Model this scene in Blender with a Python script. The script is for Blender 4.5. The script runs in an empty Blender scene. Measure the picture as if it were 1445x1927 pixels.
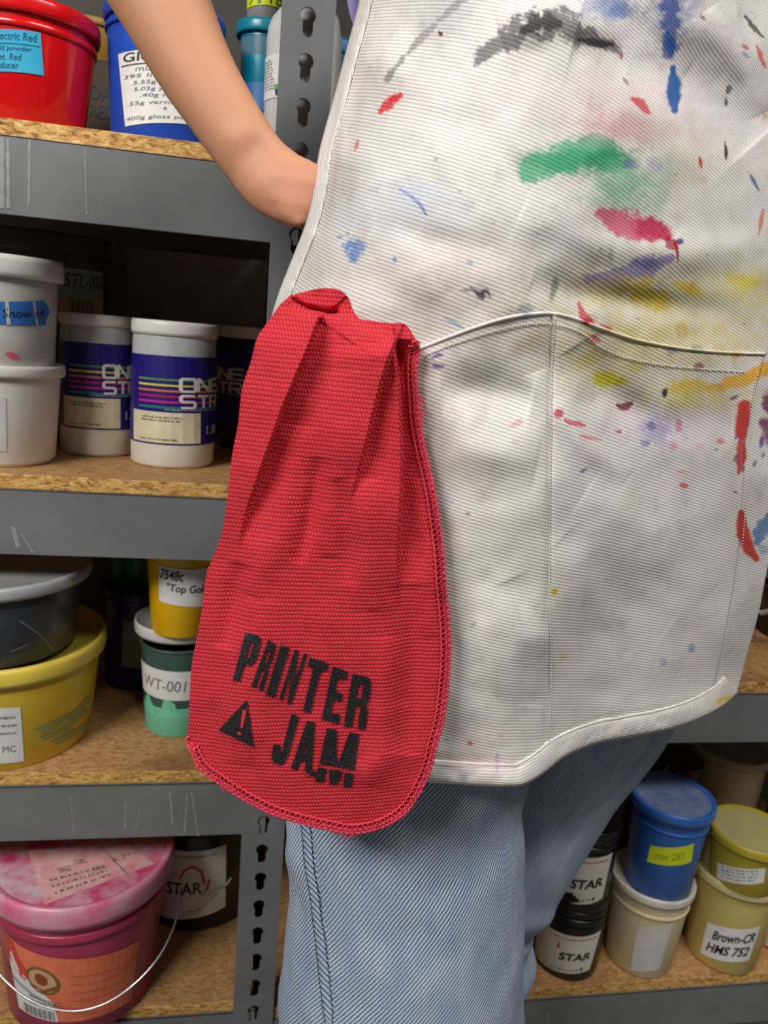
import bpy, bmesh, math, random
import numpy as np
from mathutils import Vector, Matrix

random.seed(7); RNG = np.random.default_rng(7)
scene = bpy.context.scene
COL = scene.collection

# ------------------------------------------------------------------ camera
F, CX, CY = 1415.0, 722.5, 963.5          # focal length and centre, pixels of the 1445x1927 frame
ZC = 1.03                                  # camera height (m)
_D = np.array([-537, 6187, F]); _D /= np.linalg.norm(_D)
_X = np.array([7858, 357, F]); _X -= _D * (_X @ _D); _X /= np.linalg.norm(_X)
_Z = -_D
R = np.array([_X, np.cross(_Z, _X), _Z])   # world = R @ camera(right, down, forward)
cam_d = bpy.data.cameras.new('camera'); cam = bpy.data.objects.new('camera', cam_d); COL.objects.link(cam)
r_, d_, f_ = R[:, 0], R[:, 1], R[:, 2]
cam.matrix_world = Matrix(((r_[0], -d_[0], -f_[0], 0), (r_[1], -d_[1], -f_[1], 0), (r_[2], -d_[2], -f_[2], ZC), (0, 0, 0, 1)))
cam_d.sensor_fit = 'HORIZONTAL'; cam_d.sensor_width = 36; cam_d.lens = F / 1445 * 36
cam_d.clip_start = 0.02
cam_d.dof.use_dof = True; cam_d.dof.focus_distance = 0.56; cam_d.dof.aperture_fstop = 11
scene.camera = cam

# ------------------------------------------------------------------ light
scene.view_settings.view_transform = 'Standard'; scene.view_settings.look = 'None'
scene.view_settings.exposure = 0.0; scene.view_settings.gamma = 1.0; scene.view_settings.use_curve_mapping = False
w = bpy.data.worlds.new('room_ambient'); scene.world = w; w.use_nodes = True
w.node_tree.nodes['Background'].inputs[0].default_value = (0.95, 0.97, 1.0, 1)
w.node_tree.nodes['Background'].inputs[1].default_value = 0.075

def area(name, loc, target, sx, sy, power, col=(1, 0.98, 0.95)):
    l = bpy.data.lights.new(name, 'AREA'); l.shape = 'RECTANGLE'; l.size = sx; l.size_y = sy; l.energy = power; l.color = col
    o = bpy.data.objects.new(name, l); COL.objects.link(o); o.location = loc
    o.rotation_euler = (Vector(target) - Vector(loc)).to_track_quat('-Z', 'Y').to_euler()
    return o
area('ceiling_light_key', (-1.45, -0.95, 2.45), (0.1, 0.6, 0.9), 1.1, 0.35, 58)
area('ceiling_light_front', (0.70, -0.42, 2.65), (0.3, 0.6, 0.8), 1.2, 0.3, 30)

# ------------------------------------------------------------------ projection helpers (a photo pixel to a point in the room)
def ray(px, py):
    return R @ np.array([(px - CX) / F, (py - CY) / F, 1.0])
def at(px, py, Y):
    r = ray(px, py); p = r * (Y / r[1]); p[2] += ZC; return p
def atz(px, py, z):
    r = ray(px, py); p = r * ((z - ZC) / r[2]); p[2] += ZC; return p
def at_many(P, Y):
    c = np.stack([(P[:, 0] - CX) / F, (P[:, 1] - CY) / F, np.ones(len(P))], 1) @ R.T
    c = c * (Y / c[:, 1])[:, None]; c[:, 2] += ZC; return c
def proj(p):
    c = R.T @ (np.asarray(p, float) - np.array([0, 0, ZC])); return CX + F * c[0] / c[2], CY + F * c[1] / c[2], c[2]
def proj_many(P):
    c = (P - np.array([0, 0, ZC])) @ R; return np.stack([CX + F * c[:, 0] / c[:, 2], CY + F * c[:, 1] / c[:, 2]], 1)

# ------------------------------------------------------------------ material helpers
def lin(c):
    c = [x / 255 for x in c[:3]]
    return tuple((x / 12.92 if x <= 0.04045 else ((x + 0.055) / 1.055) ** 2.4) for x in c)
def lin4(c): return lin(c) + (1,)
class S:                                        # a node socket with arithmetic
    def __init__(s, nt, sock): s.nt, s.k = nt, sock
    def op(s, o, b=None, c=None):
        n = s.nt.nodes.new('ShaderNodeMath'); n.operation = o
        for i, x in enumerate((s, b, c)):
            if x is None: continue
            if isinstance(x, S): s.nt.links.new(x.k, n.inputs[i])
            else: n.inputs[i].default_value = x
        return S(s.nt, n.outputs[0])
    def __add__(s, b): return s.op('ADD', b)
    def __sub__(s, b): return s.op('SUBTRACT', b)
    def __mul__(s, b): return s.op('MULTIPLY', b)
    def __truediv__(s, b): return s.op('DIVIDE', b)
    def sin(s): return s.op('SINE')
    def abs(s): return s.op('ABSOLUTE')
    def floor(s): return s.op('FLOOR')
    def pw(s, e): return s.op('POWER', e)
def newmat(name):
    m = bpy.data.materials.new(name); m.use_nodes = True; nt = m.node_tree
    return m, nt, nt.nodes['Principled BSDF']
def coords(nt, kind='Object'):
    return nt.nodes.new('ShaderNodeTexCoord').outputs[kind]
def noise(nt, scale, detail=3, rough=0.55, vec=None, stretch=None, dist=0.0):
    n = nt.nodes.new('ShaderNodeTexNoise'); n.inputs['Scale'].default_value = scale; n.inputs['Detail'].default_value = detail
    n.inputs['Roughness'].default_value = rough; n.inputs['Distortion'].default_value = dist
    v = vec if vec is not None else coords(nt)
    if stretch:
        mp = nt.nodes.new('ShaderNodeMapping'); mp.inputs['Scale'].default_value = stretch; nt.links.new(v, mp.inputs[0]); v = mp.outputs[0]
    nt.links.new(v, n.inputs['Vector']); return S(nt, n.outputs[0])
def ramp(nt, fac, stops):
    n = nt.nodes.new('ShaderNodeValToRGB'); nt.links.new(fac.k, n.inputs[0]); e = n.color_ramp.elements
    while len(e) < len(stops): e.new(0.5)
    for i, (p, c) in enumerate(stops): e[i].position = p; e[i].color = c if len(c) == 4 else lin4(c)
    return n.outputs[0]
def mix(nt, fac, a, b, mode='MIX'):
    n = nt.nodes.new('ShaderNodeMix'); n.data_type = 'RGBA'; n.blend_type = mode
    if isinstance(fac, S): nt.links.new(fac.k, n.inputs[0])
    else: n.inputs[0].default_value = fac
    for s, i in ((a, 6), (b, 7)):
        if isinstance(s, tuple): n.inputs[i].default_value = s
        else: nt.links.new(s, n.inputs[i])
    return n.outputs[2]
def bump(nt, b, h, strength=0.5, dist=0.001):
    n = nt.nodes.new('ShaderNodeBump'); n.inputs['Strength'].default_value = strength; n.inputs['Distance'].default_value = dist
    nt.links.new(h.k, n.inputs['Height']); nt.links.new(n.outputs[0], b.inputs['Normal'])
MATS = {}
def plastic(name, c, rough=0.4, smudge=None, amt=0.35, scale=30, trans=0.0, spec=0.5, metal=0.0, coat=0.0):
    """plain moulded surface with smudges of another colour that belong to it"""
    if name in MATS: return MATS[name]
    m, nt, b = newmat(name)
    b.inputs['Roughness'].default_value = rough; b.inputs['Specular IOR Level'].default_value = spec; b.inputs['Metallic'].default_value = metal
    b.inputs['Coat Weight'].default_value = coat
    sm = smudge or tuple(x * 0.86 for x in c)
    n1 = noise(nt, scale, 5, 0.6)
    nt.links.new(ramp(nt, n1, [(0.5 - 0.18, lin4(c)), (0.5 + 0.32 / max(amt, .05) * .35, lin4(sm))]), b.inputs['Base Color'])
    if trans: b.inputs['Transmission Weight'].default_value = trans; b.inputs['IOR'].default_value = 1.3
    MATS[name] = m; return m

# ------------------------------------------------------------------ mesh helpers
def link(o, parent=None):
    COL.objects.link(o)
    if parent is not None: o.parent = parent
    return o
def mesh_obj(name, verts, faces, mat, parent=None, smooth=True, uv=None, col=None, origin=None):
    v = np.asarray(verts, float)
    if origin is not None: v = v - np.asarray(origin)
    me = bpy.data.meshes.new(name)
    me.from_pydata(v.tolist(), [], faces if isinstance(faces, list) else faces.tolist())
    if mat is not None: me.materials.append(mat)
    if smooth: me.polygons.foreach_set('use_smooth', [True] * len(me.polygons))
    if uv is not None:
        idx = np.zeros(len(me.loops), np.int32); me.loops.foreach_get('vertex_index', idx)
        l = me.uv_layers.new(name='UVMap'); l.data.foreach_set('uv', np.asarray(uv, np.float32)[idx].ravel())
    if col is not None:
        a = me.color_attributes.new('stain', 'FLOAT_COLOR', 'POINT'); a.data.foreach_set('color', np.asarray(col, np.float32).ravel())
    me.update()
    o = link(bpy.data.objects.new(name, me), parent)
    if origin is not None: o.location = origin
    return o
def bm_obj(name, bm, mat, parent=None, smooth=False, loc=None):
    me = bpy.data.meshes.new(name); bm.to_mesh(me); bm.free(); me.materials.append(mat)
    if smooth: me.polygons.foreach_set('use_smooth', [True] * len(me.polygons))
    o = link(bpy.data.objects.new(name, me), parent)
    if loc is not None: o.location = loc
    return o
def empty(name, loc, label, cat, group=None):
    o = bpy.data.objects.new(name, None); COL.objects.link(o); o.location = loc; o.empty_display_size = 0.05
    return tag(o, label, cat, group)
def tag(o, label, cat=None, group=None):
    o['label'] = label
    if cat: o['category'] = cat
    if group: o['group'] = group
    return o
def boxv(bm, x0, x1, y0, y1, z0, z1, bev=0.0):
    r = bmesh.ops.create_cube(bm, size=1)
    for v in r['verts']:
        v.co = Vector(((x0 + x1) / 2 + v.co.x * (x1 - x0), (y0 + y1) / 2 + v.co.y * (y1 - y0), (z0 + z1) / 2 + v.co.z * (z1 - z0)))
    if bev:
        bmesh.ops.bevel(bm, geom=list({e for v in r['verts'] for e in v.link_edges}), offset=bev, segments=2, affect='EDGES', profile=0.5)
def box(name, x0, x1, y0, y1, z0, z1, mat, parent=None, bev=0.0, loc=(0, 0, 0)):
    bm = bmesh.new(); boxv(bm, x0 - loc[0], x1 - loc[0], y0 - loc[1], y1 - loc[1], z0 - loc[2], z1 - loc[2], bev)
    return bm_obj(name, bm, mat, parent, False, None if parent is not None and loc != (0, 0, 0) else (loc if loc != (0, 0, 0) else None))
def grid_faces(nu, nv, closed_u=False):
    i = np.arange(nv - 1)[:, None] * nu; j = np.arange(nu if closed_u else nu - 1)[None, :]; k = (j + 1) % nu
    return np.stack([i + j, i + k, i + nu + k, i + nu + j], -1).reshape(-1, 4)
def lathe_mesh(prof, seg=56):
    a = np.linspace(0, 2 * np.pi, seg, endpoint=False)
    V = np.concatenate([np.stack([r * np.cos(a), r * np.sin(a), np.full(seg, z)], 1) for r, z in prof])
    return V, grid_faces(seg, len(prof), True)[:, ::1]
def tube_verts(path, radius, seg=6):
    P = np.asarray(path, float); T = np.gradient(P, axis=0); T /= np.linalg.norm(T, axis=1)[:, None] + 1e-12
    ref = np.array([0.3, -1, 0.2]); out = []
    rad = np.full(len(P), radius) if np.isscalar(radius) else np.asarray(radius)
    for p, t, r in zip(P, T, rad):
        s = np.cross(t, ref); s /= np.linalg.norm(s) + 1e-12; n = np.cross(s, t)
        for k in range(seg):
            an = 2 * math.pi * k / seg; out.append(p + r * (s * math.cos(an) + n * math.sin(an)))
    return np.array(out), grid_faces(seg, len(P), True).tolist() + [list(range(seg))[::-1], list(range(seg * (len(P) - 1), seg * len(P)))]
def tube(name, path, radius, mat, parent=None, seg=6):
    v, f = tube_verts(path, radius, seg); return mesh_obj(name, v, f, mat, parent)
def poly_at(P, t):                               # smooth (Catmull-Rom) curve through points, t in 0..1 by chord length
    P = np.asarray(P, float); L = np.r_[0, np.cumsum(np.linalg.norm(np.diff(P[:, :2], axis=0), axis=1))]; L /= L[-1]
    t = np.clip(np.asarray(t, float), 0, 1); i = np.clip(np.searchsorted(L, t, 'right') - 1, 0, len(P) - 2)
    h = L[i + 1] - L[i]; x = ((t - L[i]) / h)[:, None]
    m = np.zeros_like(P); m[1:-1] = (P[2:] - P[:-2]) / (L[2:] - L[:-2])[:, None]; m[0] = (P[1] - P[0]) / L[1]; m[-1] = (P[-1] - P[-2]) / (1 - L[-2])
    h = h[:, None]
    return (2 * x**3 - 3 * x**2 + 1) * P[i] + (x**3 - 2 * x**2 + x) * h * m[i] + (-2 * x**3 + 3 * x**2) * P[i + 1] + (x**3 - x**2) * h * m[i + 1]
def coons(T, B, Lc, Rc, nu, nv):
    u = np.linspace(0, 1, nu); v = np.linspace(0, 1, nv)
    t, b, l, r = poly_at(T, u), poly_at(B, u), poly_at(Lc, v), poly_at(Rc, v)
    U, V = u[None, :, None], v[:, None, None]
    P = (1 - V) * t[None] + V * b[None] + (1 - U) * l[:, None] + U * r[:, None] \
        - ((1 - U) * (1 - V) * t[0] + U * (1 - V) * t[-1] + (1 - U) * V * b[0] + U * V * b[-1])
    return P.reshape(-1, 2)
def arc_uv(W, nu, nv):                           # cloth coordinates in metres, measured along the surface
    G = W.reshape(nv, nu, 3)
    U = np.concatenate([np.zeros((nv, 1)), np.cumsum(np.linalg.norm(np.diff(G, axis=1), axis=2), 1)], 1); U -= U[:, nu // 2:nu // 2 + 1]
    V = np.concatenate([np.zeros((1, nu)), np.cumsum(np.linalg.norm(np.diff(G, axis=0), axis=2), 0)], 0)
    return np.stack([U.ravel(), W[:, 2]], 1)
class RBF:                                       # smooth depth through scattered measured points
    def __init__(s, pts, scale=300.0, smooth=1e-3):
        p = np.array(pts, float); s.c = p[:, :2] / scale; s.sc = scale; n = len(p)
        K = s.k(np.linalg.norm(s.c[:, None] - s.c[None], axis=2)) + smooth * np.eye(n); A = np.c_[np.ones(n), s.c]
        M = np.block([[K, A], [A.T, np.zeros((3, 3))]]); s.w = np.linalg.solve(M, np.r_[p[:, 2], np.zeros(3)])
    def k(s, r): return r**2 * np.log(r + 1e-9)
    def __call__(s, P):
        P = np.asarray(P, float) / s.sc; out = np.zeros(len(P))
        for i in range(0, len(P), 20000):
            q = P[i:i + 20000]; d = np.linalg.norm(q[:, None] - s.c[None], axis=2)
            out[i:i + 20000] = s.k(d) @ s.w[:-3] + s.w[-3] + q @ s.w[-2:]
        return out
def sstep(a, b, x): t = np.clip((x - a) / (b - a), 0, 1); return t * t * (3 - 2 * t)
def vnoise(P, scale, seed=0, octs=3):            # smooth 2D value noise, -1..1
    rng = np.random.default_rng(seed); out = np.zeros(len(P)); amp = 1.0
    for o in range(octs):
        T = rng.uniform(-1, 1, (256, 256)); q = np.asarray(P) / scale * 2**o + 57.3 * (o + 1); i = np.floor(q).astype(int); f = q - i; f = f * f * (3 - 2 * f)
        a, b = i[:, 0] % 256, i[:, 1] % 256; a1, b1 = (a + 1) % 256, (b + 1) % 256
        out += amp * ((T[a, b] * (1 - f[:, 0]) + T[a1, b] * f[:, 0]) * (1 - f[:, 1]) + (T[a, b1] * (1 - f[:, 0]) + T[a1, b1] * f[:, 0]) * f[:, 1]); amp *= 0.5
    return out / 1.5
def seg_dist(P, line):                           # distance to a polyline, side (+ right of travel), fraction along
    line = np.asarray(line, float); best = np.full(len(P), 1e9); side = np.zeros(len(P)); fr = np.zeros(len(P))
    L = np.r_[0, np.cumsum(np.linalg.norm(np.diff(line, axis=0), axis=1))]
    for k in range(len(line) - 1):
        a, b = line[k], line[k + 1]; ab = b - a; t = np.clip(((P - a) @ ab) / (ab @ ab), 0, 1); q = a + t[:, None] * ab; dv = P - q
        d = np.linalg.norm(dv, axis=1); m = d < best
        best[m] = d[m]; side[m] = np.sign(ab[1] * dv[m, 0] - ab[0] * dv[m, 1]); fr[m] = (L[k] + t[m] * np.sqrt(ab @ ab)) / L[-1]
    return best, side, fr

# ------------------------------------------------------------------ text and print
_TXT = {}
def text2d(s, shear=0.0, bold=0.0):
    key = (s, shear, bold)
    if key in _TXT: return _TXT[key]
    cu = bpy.data.curves.new('t', 'FONT'); cu.body = s; cu.shear = shear; cu.offset = bold; cu.resolution_u = 3
    o = bpy.data.objects.new('t', cu); COL.objects.link(o); bpy.context.view_layer.update()
    me = o.evaluated_get(bpy.context.evaluated_depsgraph_get()).to_mesh()
    V = np.array([v.co[:2] for v in me.vertices]); Fc = [list(p.vertices) for p in me.polygons]
    o.to_mesh_clear(); bpy.data.objects.remove(o); bpy.data.curves.remove(cu)
    mn, mx = V.min(0), V.max(0); V = (V - mn) / (mx - mn)
    _TXT[key] = (V, Fc); return V, Fc
def ribbon(pts, wd):
    """stroke of constant width as quads (x right, y up)"""
    P = np.asarray(pts, float); V = []; Fc = []
    n = len(P); N = []
    for i in range(n):
        t1 = P[i] - P[i - 1] if i else P[1] - P[0]; t2 = P[i + 1] - P[i] if i < n - 1 else t1
        t1 = t1 / (np.linalg.norm(t1) + 1e-12); t2 = t2 / (np.linalg.norm(t2) + 1e-12); m = t1 + t2; m /= np.linalg.norm(m) + 1e-12
        nn = np.array([-m[1], m[0]]); c = max(0.5, nn @ np.array([-t1[1], t1[0]])); N.append(nn / c)
    for p, q in zip(P, N): V += [p + q * wd / 2, p - q * wd / 2]
    for i in range(n - 1): Fc.append([2 * i, 2 * i + 1, 2 * i + 3, 2 * i + 2])
    return np.array(V), Fc
def merge(parts):
    V = []; Fc = []; k = 0
    for v, f in parts:
        V.append(v); Fc += [[i + k for i in q] for q in f]; k += len(v)
    return np.concatenate(V), Fc
def place(vf, x0, y0, x1, y1):
    v, f = vf; return np.array([x0, y0]) + v * np.array([x1 - x0, y1 - y0]), f
def decal(name, vf, mapf, mat, parent, origin, nx=10, ny=1):
    """lay flat 2D shapes (unit square) on a surface through mapf(u, v) -> world point"""
    V, Fc = vf; bm = bmesh.new(); bv = [bm.verts.new((v[0], v[1], 0)) for v in V]
    for f in Fc:
        if len(set(f)) > 2:
            try: bm.faces.new([bv[i] for i in f])
            except ValueError: pass
    for k in range(1, nx): bmesh.ops.bisect_plane(bm, geom=bm.verts[:] + bm.edges[:] + bm.faces[:], plane_co=(k / nx, 0, 0), plane_no=(1, 0, 0))
    for k in range(1, ny): bmesh.ops.bisect_plane(bm, geom=bm.verts[:] + bm.edges[:] + bm.faces[:], plane_co=(0, k / ny, 0), plane_no=(0, 1, 0))
    for v in bm.verts: v.co = Vector(mapf(v.co.x, v.co.y)) - Vector(origin)
    return bm_obj(name, bm, mat, parent)
def rect(x0, y0, x1, y1): return np.array([(x0, y0), (x1, y0), (x1, y1), (x0, y1)], float), [[0, 1, 2, 3]]
def scribble(x0, x1, y, h, seed, n=None):        # small illegible print: a row of tiny dashes
    rng = np.random.default_rng(seed); parts = []; x = x0
    while x < x1 - 0.01:
        wd = rng.uniform(0.25, 0.9) * h * 0.8; parts.append(rect(x, y + rng.uniform(0, .15) * h, min(x + wd, x1), y + h * rng.uniform(.7, 1))); x += wd + h * rng.uniform(.15, .6)
    return merge(parts)

# ================================================================== SETTING
Y0 = 0.87                                        # front of the shelving
m_floor = plastic('concrete_floor', (120, 116, 110), 0.6, (95, 92, 88), scale=8)
m_wall = plastic('dark_wall_paint', (74, 70, 66), 0.8, (66, 62, 58), scale=4)
o = box('floor', -3, 3, -3, 1.6, -0.1, 0.0, m_floor); o['kind'] = 'structure'; tag(o, 'grey concrete floor under the shelving')
o = box('wall_back', -3, 3, 1.42, 1.5, 0.0, 3.0, m_wall); o['kind'] = 'structure'; tag(o, 'dark wall behind the shelving')

# ------------------------------------------------------------------ shelving
def steel(name='grey_enamel_steel'):
    m, nt, b = newmat(name); v = coords(nt)
    n1 = noise(nt, 9, 4, 0.6, v); n2 = noise(nt, 60, 2, 0.6, v, (1, 1, 0.05))
    c = ramp(nt, n1, [(0.3, (104, 106, 107)), (0.7, (122, 124, 125))])
    sc = ramp(nt, n2, [(0.70, (0, 0, 0, 1)), (0.78, (1, 1, 1, 1))])
    n3 = noise(nt, 5, 2, 0.5, v); msk = S(nt, n3.op('GREATER_THAN', 0.56).k)
    f = msk * S(nt, sc) * 0.55
    nt.links.new(mix(nt, f, c, lin4((178, 179, 178))), b.inputs['Base Color'])
    b.inputs['Roughness'].default_value = 0.36; b.inputs['Metallic'].default_value = 0.0; b.inputs['Specular IOR Level'].default_value = 0.5
    bump(nt, b, noise(nt, 400, 2, 0.5, v), 0.06, 0.0005); return m
m_steel = steel()
m_rivet = plastic('bare_rivet_steel', (170, 172, 174), 0.3, metal=0.8)
def chipboard():
    m, nt, b = newmat('chipboard'); v = coords(nt)
    a = noise(nt, 210, 4, 0.7, v, (0.45, 1, 1.3), 0.8); c2 = noise(nt, 9, 3, 0.6, v)
    geo = nt.nodes.new('ShaderNodeNewGeometry'); sx = nt.nodes.new('ShaderNodeSeparateXYZ'); nt.links.new(geo.outputs['True Normal'], sx.inputs[0])
    top = S(nt, sx.outputs[2]).op('GREATER_THAN', 0.5)
    edge = ramp(nt, a, [(0.34, (92, 58, 22)), (0.46, (194, 142, 68)), (0.57, (222, 176, 100)), (0.72, (242, 210, 146))])
    face = ramp(nt, a, [(0.3, (140, 96, 50)), (0.5, (186, 140, 88)), (0.72, (212, 172, 122))])
    face = mix(nt, ramp_s(nt, c2, 0.50, 0.66) * 0.55, face, lin4((112, 72, 38)))
    nt.links.new(mix(nt, top, edge, face), b.inputs['Base Color']); b.inputs['Roughness'].default_value = 0.65
    bump(nt, b, a, 0.5, 0.0012); return m
def ramp_s(nt, fac, lo, hi): return S(nt, ramp(nt, fac, [(lo, (0, 0, 0, 1)), (hi, (1, 1, 1, 1))]))
m_chip = chipboard()

BEAM_H, BOARD_T = 0.0755, 0.0165
XL, XP0, XP1, XR = -0.86, 0.010, 0.063, 1.16     # left end, shared post, right end
ZL = [1.198, 0.8345, 0.4635, 0.105]; ZR = [1.198, 0.589, 0.0885]
YB = 1.335
shelf = empty('shelving_unit', (XP1, Y0, 0), 'grey steel boltless shelving with keyhole posts and chipboard shelves', 'shelving')
sh0 = np.array([XP1, Y0, 0.0])
hole_x = at(580, 35, Y0)[0]; hz0 = at(586, 30, Y0)[2]; pitch = 0.0508
zsamp = [at(496, 1599, Y0)[2], at(477, 1905, Y0)[2]]
pitch = (zsamp[0] - zsamp[1]) / 6.0
n_up = round((hz0 - zsamp[0]) / pitch); pitch = (hz0 - zsamp[0]) / n_up
def keyhole_post(name, x0, x1, yf, hole=True, flip=1, thick=0.0022):
    bm = bmesh.new(); zt = 2.0; zb = 0.0
    hx = hole_x - XP0 + x0 if flip > 0 else x1 - (hole_x - XP0)
    rc, hw, ln = 0.0079, 0.0053, 0.0205
    zs = [hz0 + k * pitch for k in range(-40, 40)]; zs = [z for z in zs if zb + 0.05 < z < zt - 0.05]
    def cell(z0, z1, hz):
        loop = [(x0, z0), (x1, z0), (x1, z1), (x0, z1)]; ev = []
        def ring(pts):
            vs = [bm.verts.new((p[0], yf, p[1])) for p in pts]
            for i in range(len(vs)): ev.append(bm.edges.new((vs[i], vs[(i + 1) % len(vs)])))
        ring(loop)
        if hz is not None:
            a0 = math.asin(hw / rc); pts = []
            for k in range(13): an = -math.pi / 2 + a0 + (2 * math.pi - 2 * a0) * k / 12; pts.append((hx + rc * math.cos(an), hz + rc * math.sin(an)))
            for k in range(7): an = math.pi + math.pi * k / 6; pts.append((hx + hw * math.cos(an), hz - ln + hw + hw * math.sin(an)))
            ring(pts)
        bmesh.ops.triangle_fill(bm, use_beauty=True, edges=ev)
    zlo = zb
    for z in zs:
        a, b_ = z - pitch * 0.62, z + pitch * 0.38
        if a > zlo + 1e-4: cell(zlo, a, None); zlo = a
        cell(zlo, b_, z if hole else None); zlo = b_
    cell(zlo, zt, None)
    bmesh.ops.remove_doubles(bm, verts=bm.verts[:], dist=1e-6)
    g = bmesh.ops.extrude_face_region(bm, geom=bm.faces[:])
    for v in g['geom']:
        if isinstance(v, bmesh.types.BMVert): v.co.y += thick if yf < 1.1 else -thick
    xs = x1 if flip > 0 else x0
    s = 1 if yf < 1.1 else -1
    ya, yb = sorted((yf, yf + s * 0.040))
    boxv(bm, min(xs, xs + flip * thick), max(xs, xs + flip * thick), ya, yb, zb, zt)
    bmesh.ops.recalc_face_normals(bm, faces=bm.faces[:])
    for v in bm.verts: v.co -= Vector(sh0)
    return bm_obj(name, bm, m_steel, shelf)
keyhole_post('post', XP0, XP1, Y0)
keyhole_post('post', XP0, XP1, YB)
for yy in (Y0, YB):
    keyhole_post('post', XL - 0.03, XL + 0.023, yy, True, -1); keyhole_post('post', XR - 0.023, XR + 0.03, yy)
def beam(x0, x1, ztop, yf, sgn=1):
    bm = bmesh.new(); y = yf + sgn * 0.0026
    ya, yb = sorted((y, y + sgn * 0.002)); boxv(bm, x0, x1, ya, yb, ztop - BEAM_H, ztop, 0.0006)
    ya, yb = sorted((y, y + sgn * 0.022)); boxv(bm, x0, x1, ya, yb, ztop - 0.002, ztop, 0.0006)
    for v in bm.verts: v.co -= Vector(sh0)
    return bm_obj('beam', bm, m_steel, shelf)
def shelf_level(x0, x1, z):
    beam(x0, x1, z, Y0); beam(x0, x1, z, YB, -1)
    bm = bmesh.new(); boxv(bm, x0 + 0.004, x1 - 0.004, Y0 + 0.006, YB - 0.006, z, z + BOARD_T, 0.0008)
    for v in bm.verts: v.co -= Vector(sh0)
    bm_obj('shelf_board', bm, m_chip, shelf)
def rivet(x, z):
    V, Fc = lathe_mesh([(0, 0.004), (0.003, 0.0038), (0.0052, 0.002), (0.0055, 0), (0.0045, -0.004)], 14)
    V = np.stack([V[:, 0], -V[:, 2], V[:, 1]], 1) + np.array([x, Y0 - 0.0002, z]) - sh0; mesh_obj('rivet', V, Fc, m_rivet, shelf)
for z in ZL:
    shelf_level(XL, XP0 + 0.030, z)
for z in ZR: shelf_level(XP1 - 0.012, XR, z)
for z in (ZL[0], ZL[2], ZL[1]):
    k = round((hz0 - (z - 0.02)) / pitch); rivet(hole_x, hz0 - k * pitch - 0.013)
m_drip = plastic('dried_pale_drip', (150, 152, 152), .5, (128, 130, 130), scale=160)
def drip(px0, py0, px1, py1, wd):
    a_, b__ = at(px0, py0, Y0 + .0024), at(px1, py1, Y0 + .0024); n = 9; V = []
    for k in range(n):
        t = k / (n - 1); c = a_ + (b__ - a_) * t; h_ = wd * .36 * (1 + .35 * math.sin(k * 2.3 + px0)) * (1.15 if k == n - 1 else 1)
        V += [c + np.array([-h_, 0, 0]), c + np.array([0, -.0005, 0]), c + np.array([h_, 0, 0])]
    mesh_obj('paint_drip', np.array(V) - sh0, grid_faces(3, n).tolist(), m_drip, shelf)
for d__ in ((4, 258, 4, 392, .006), (15, 262, 16, 392, .0045), (56, 262, 54, 390, .0035), (160, 280, 164, 404, .0022), (132, 1494, 140, 1572, .0018), (237, 1508, 236, 1560, .003), (262, 1515, 260, 1556, .002), (320, 1490, 325, 1552, .0035), (352, 1496, 348, 1566, .0028), (361, 1490, 373, 1573, .0028), (24, 990, 34, 1030, .006), (40, 1004, 62, 1040, .003), (1030, 1905, 1031, 1925, .003)): drip(*d__)
BL = [z + BOARD_T for z in ZL]; BR = [z + BOARD_T for z in ZR]

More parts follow.
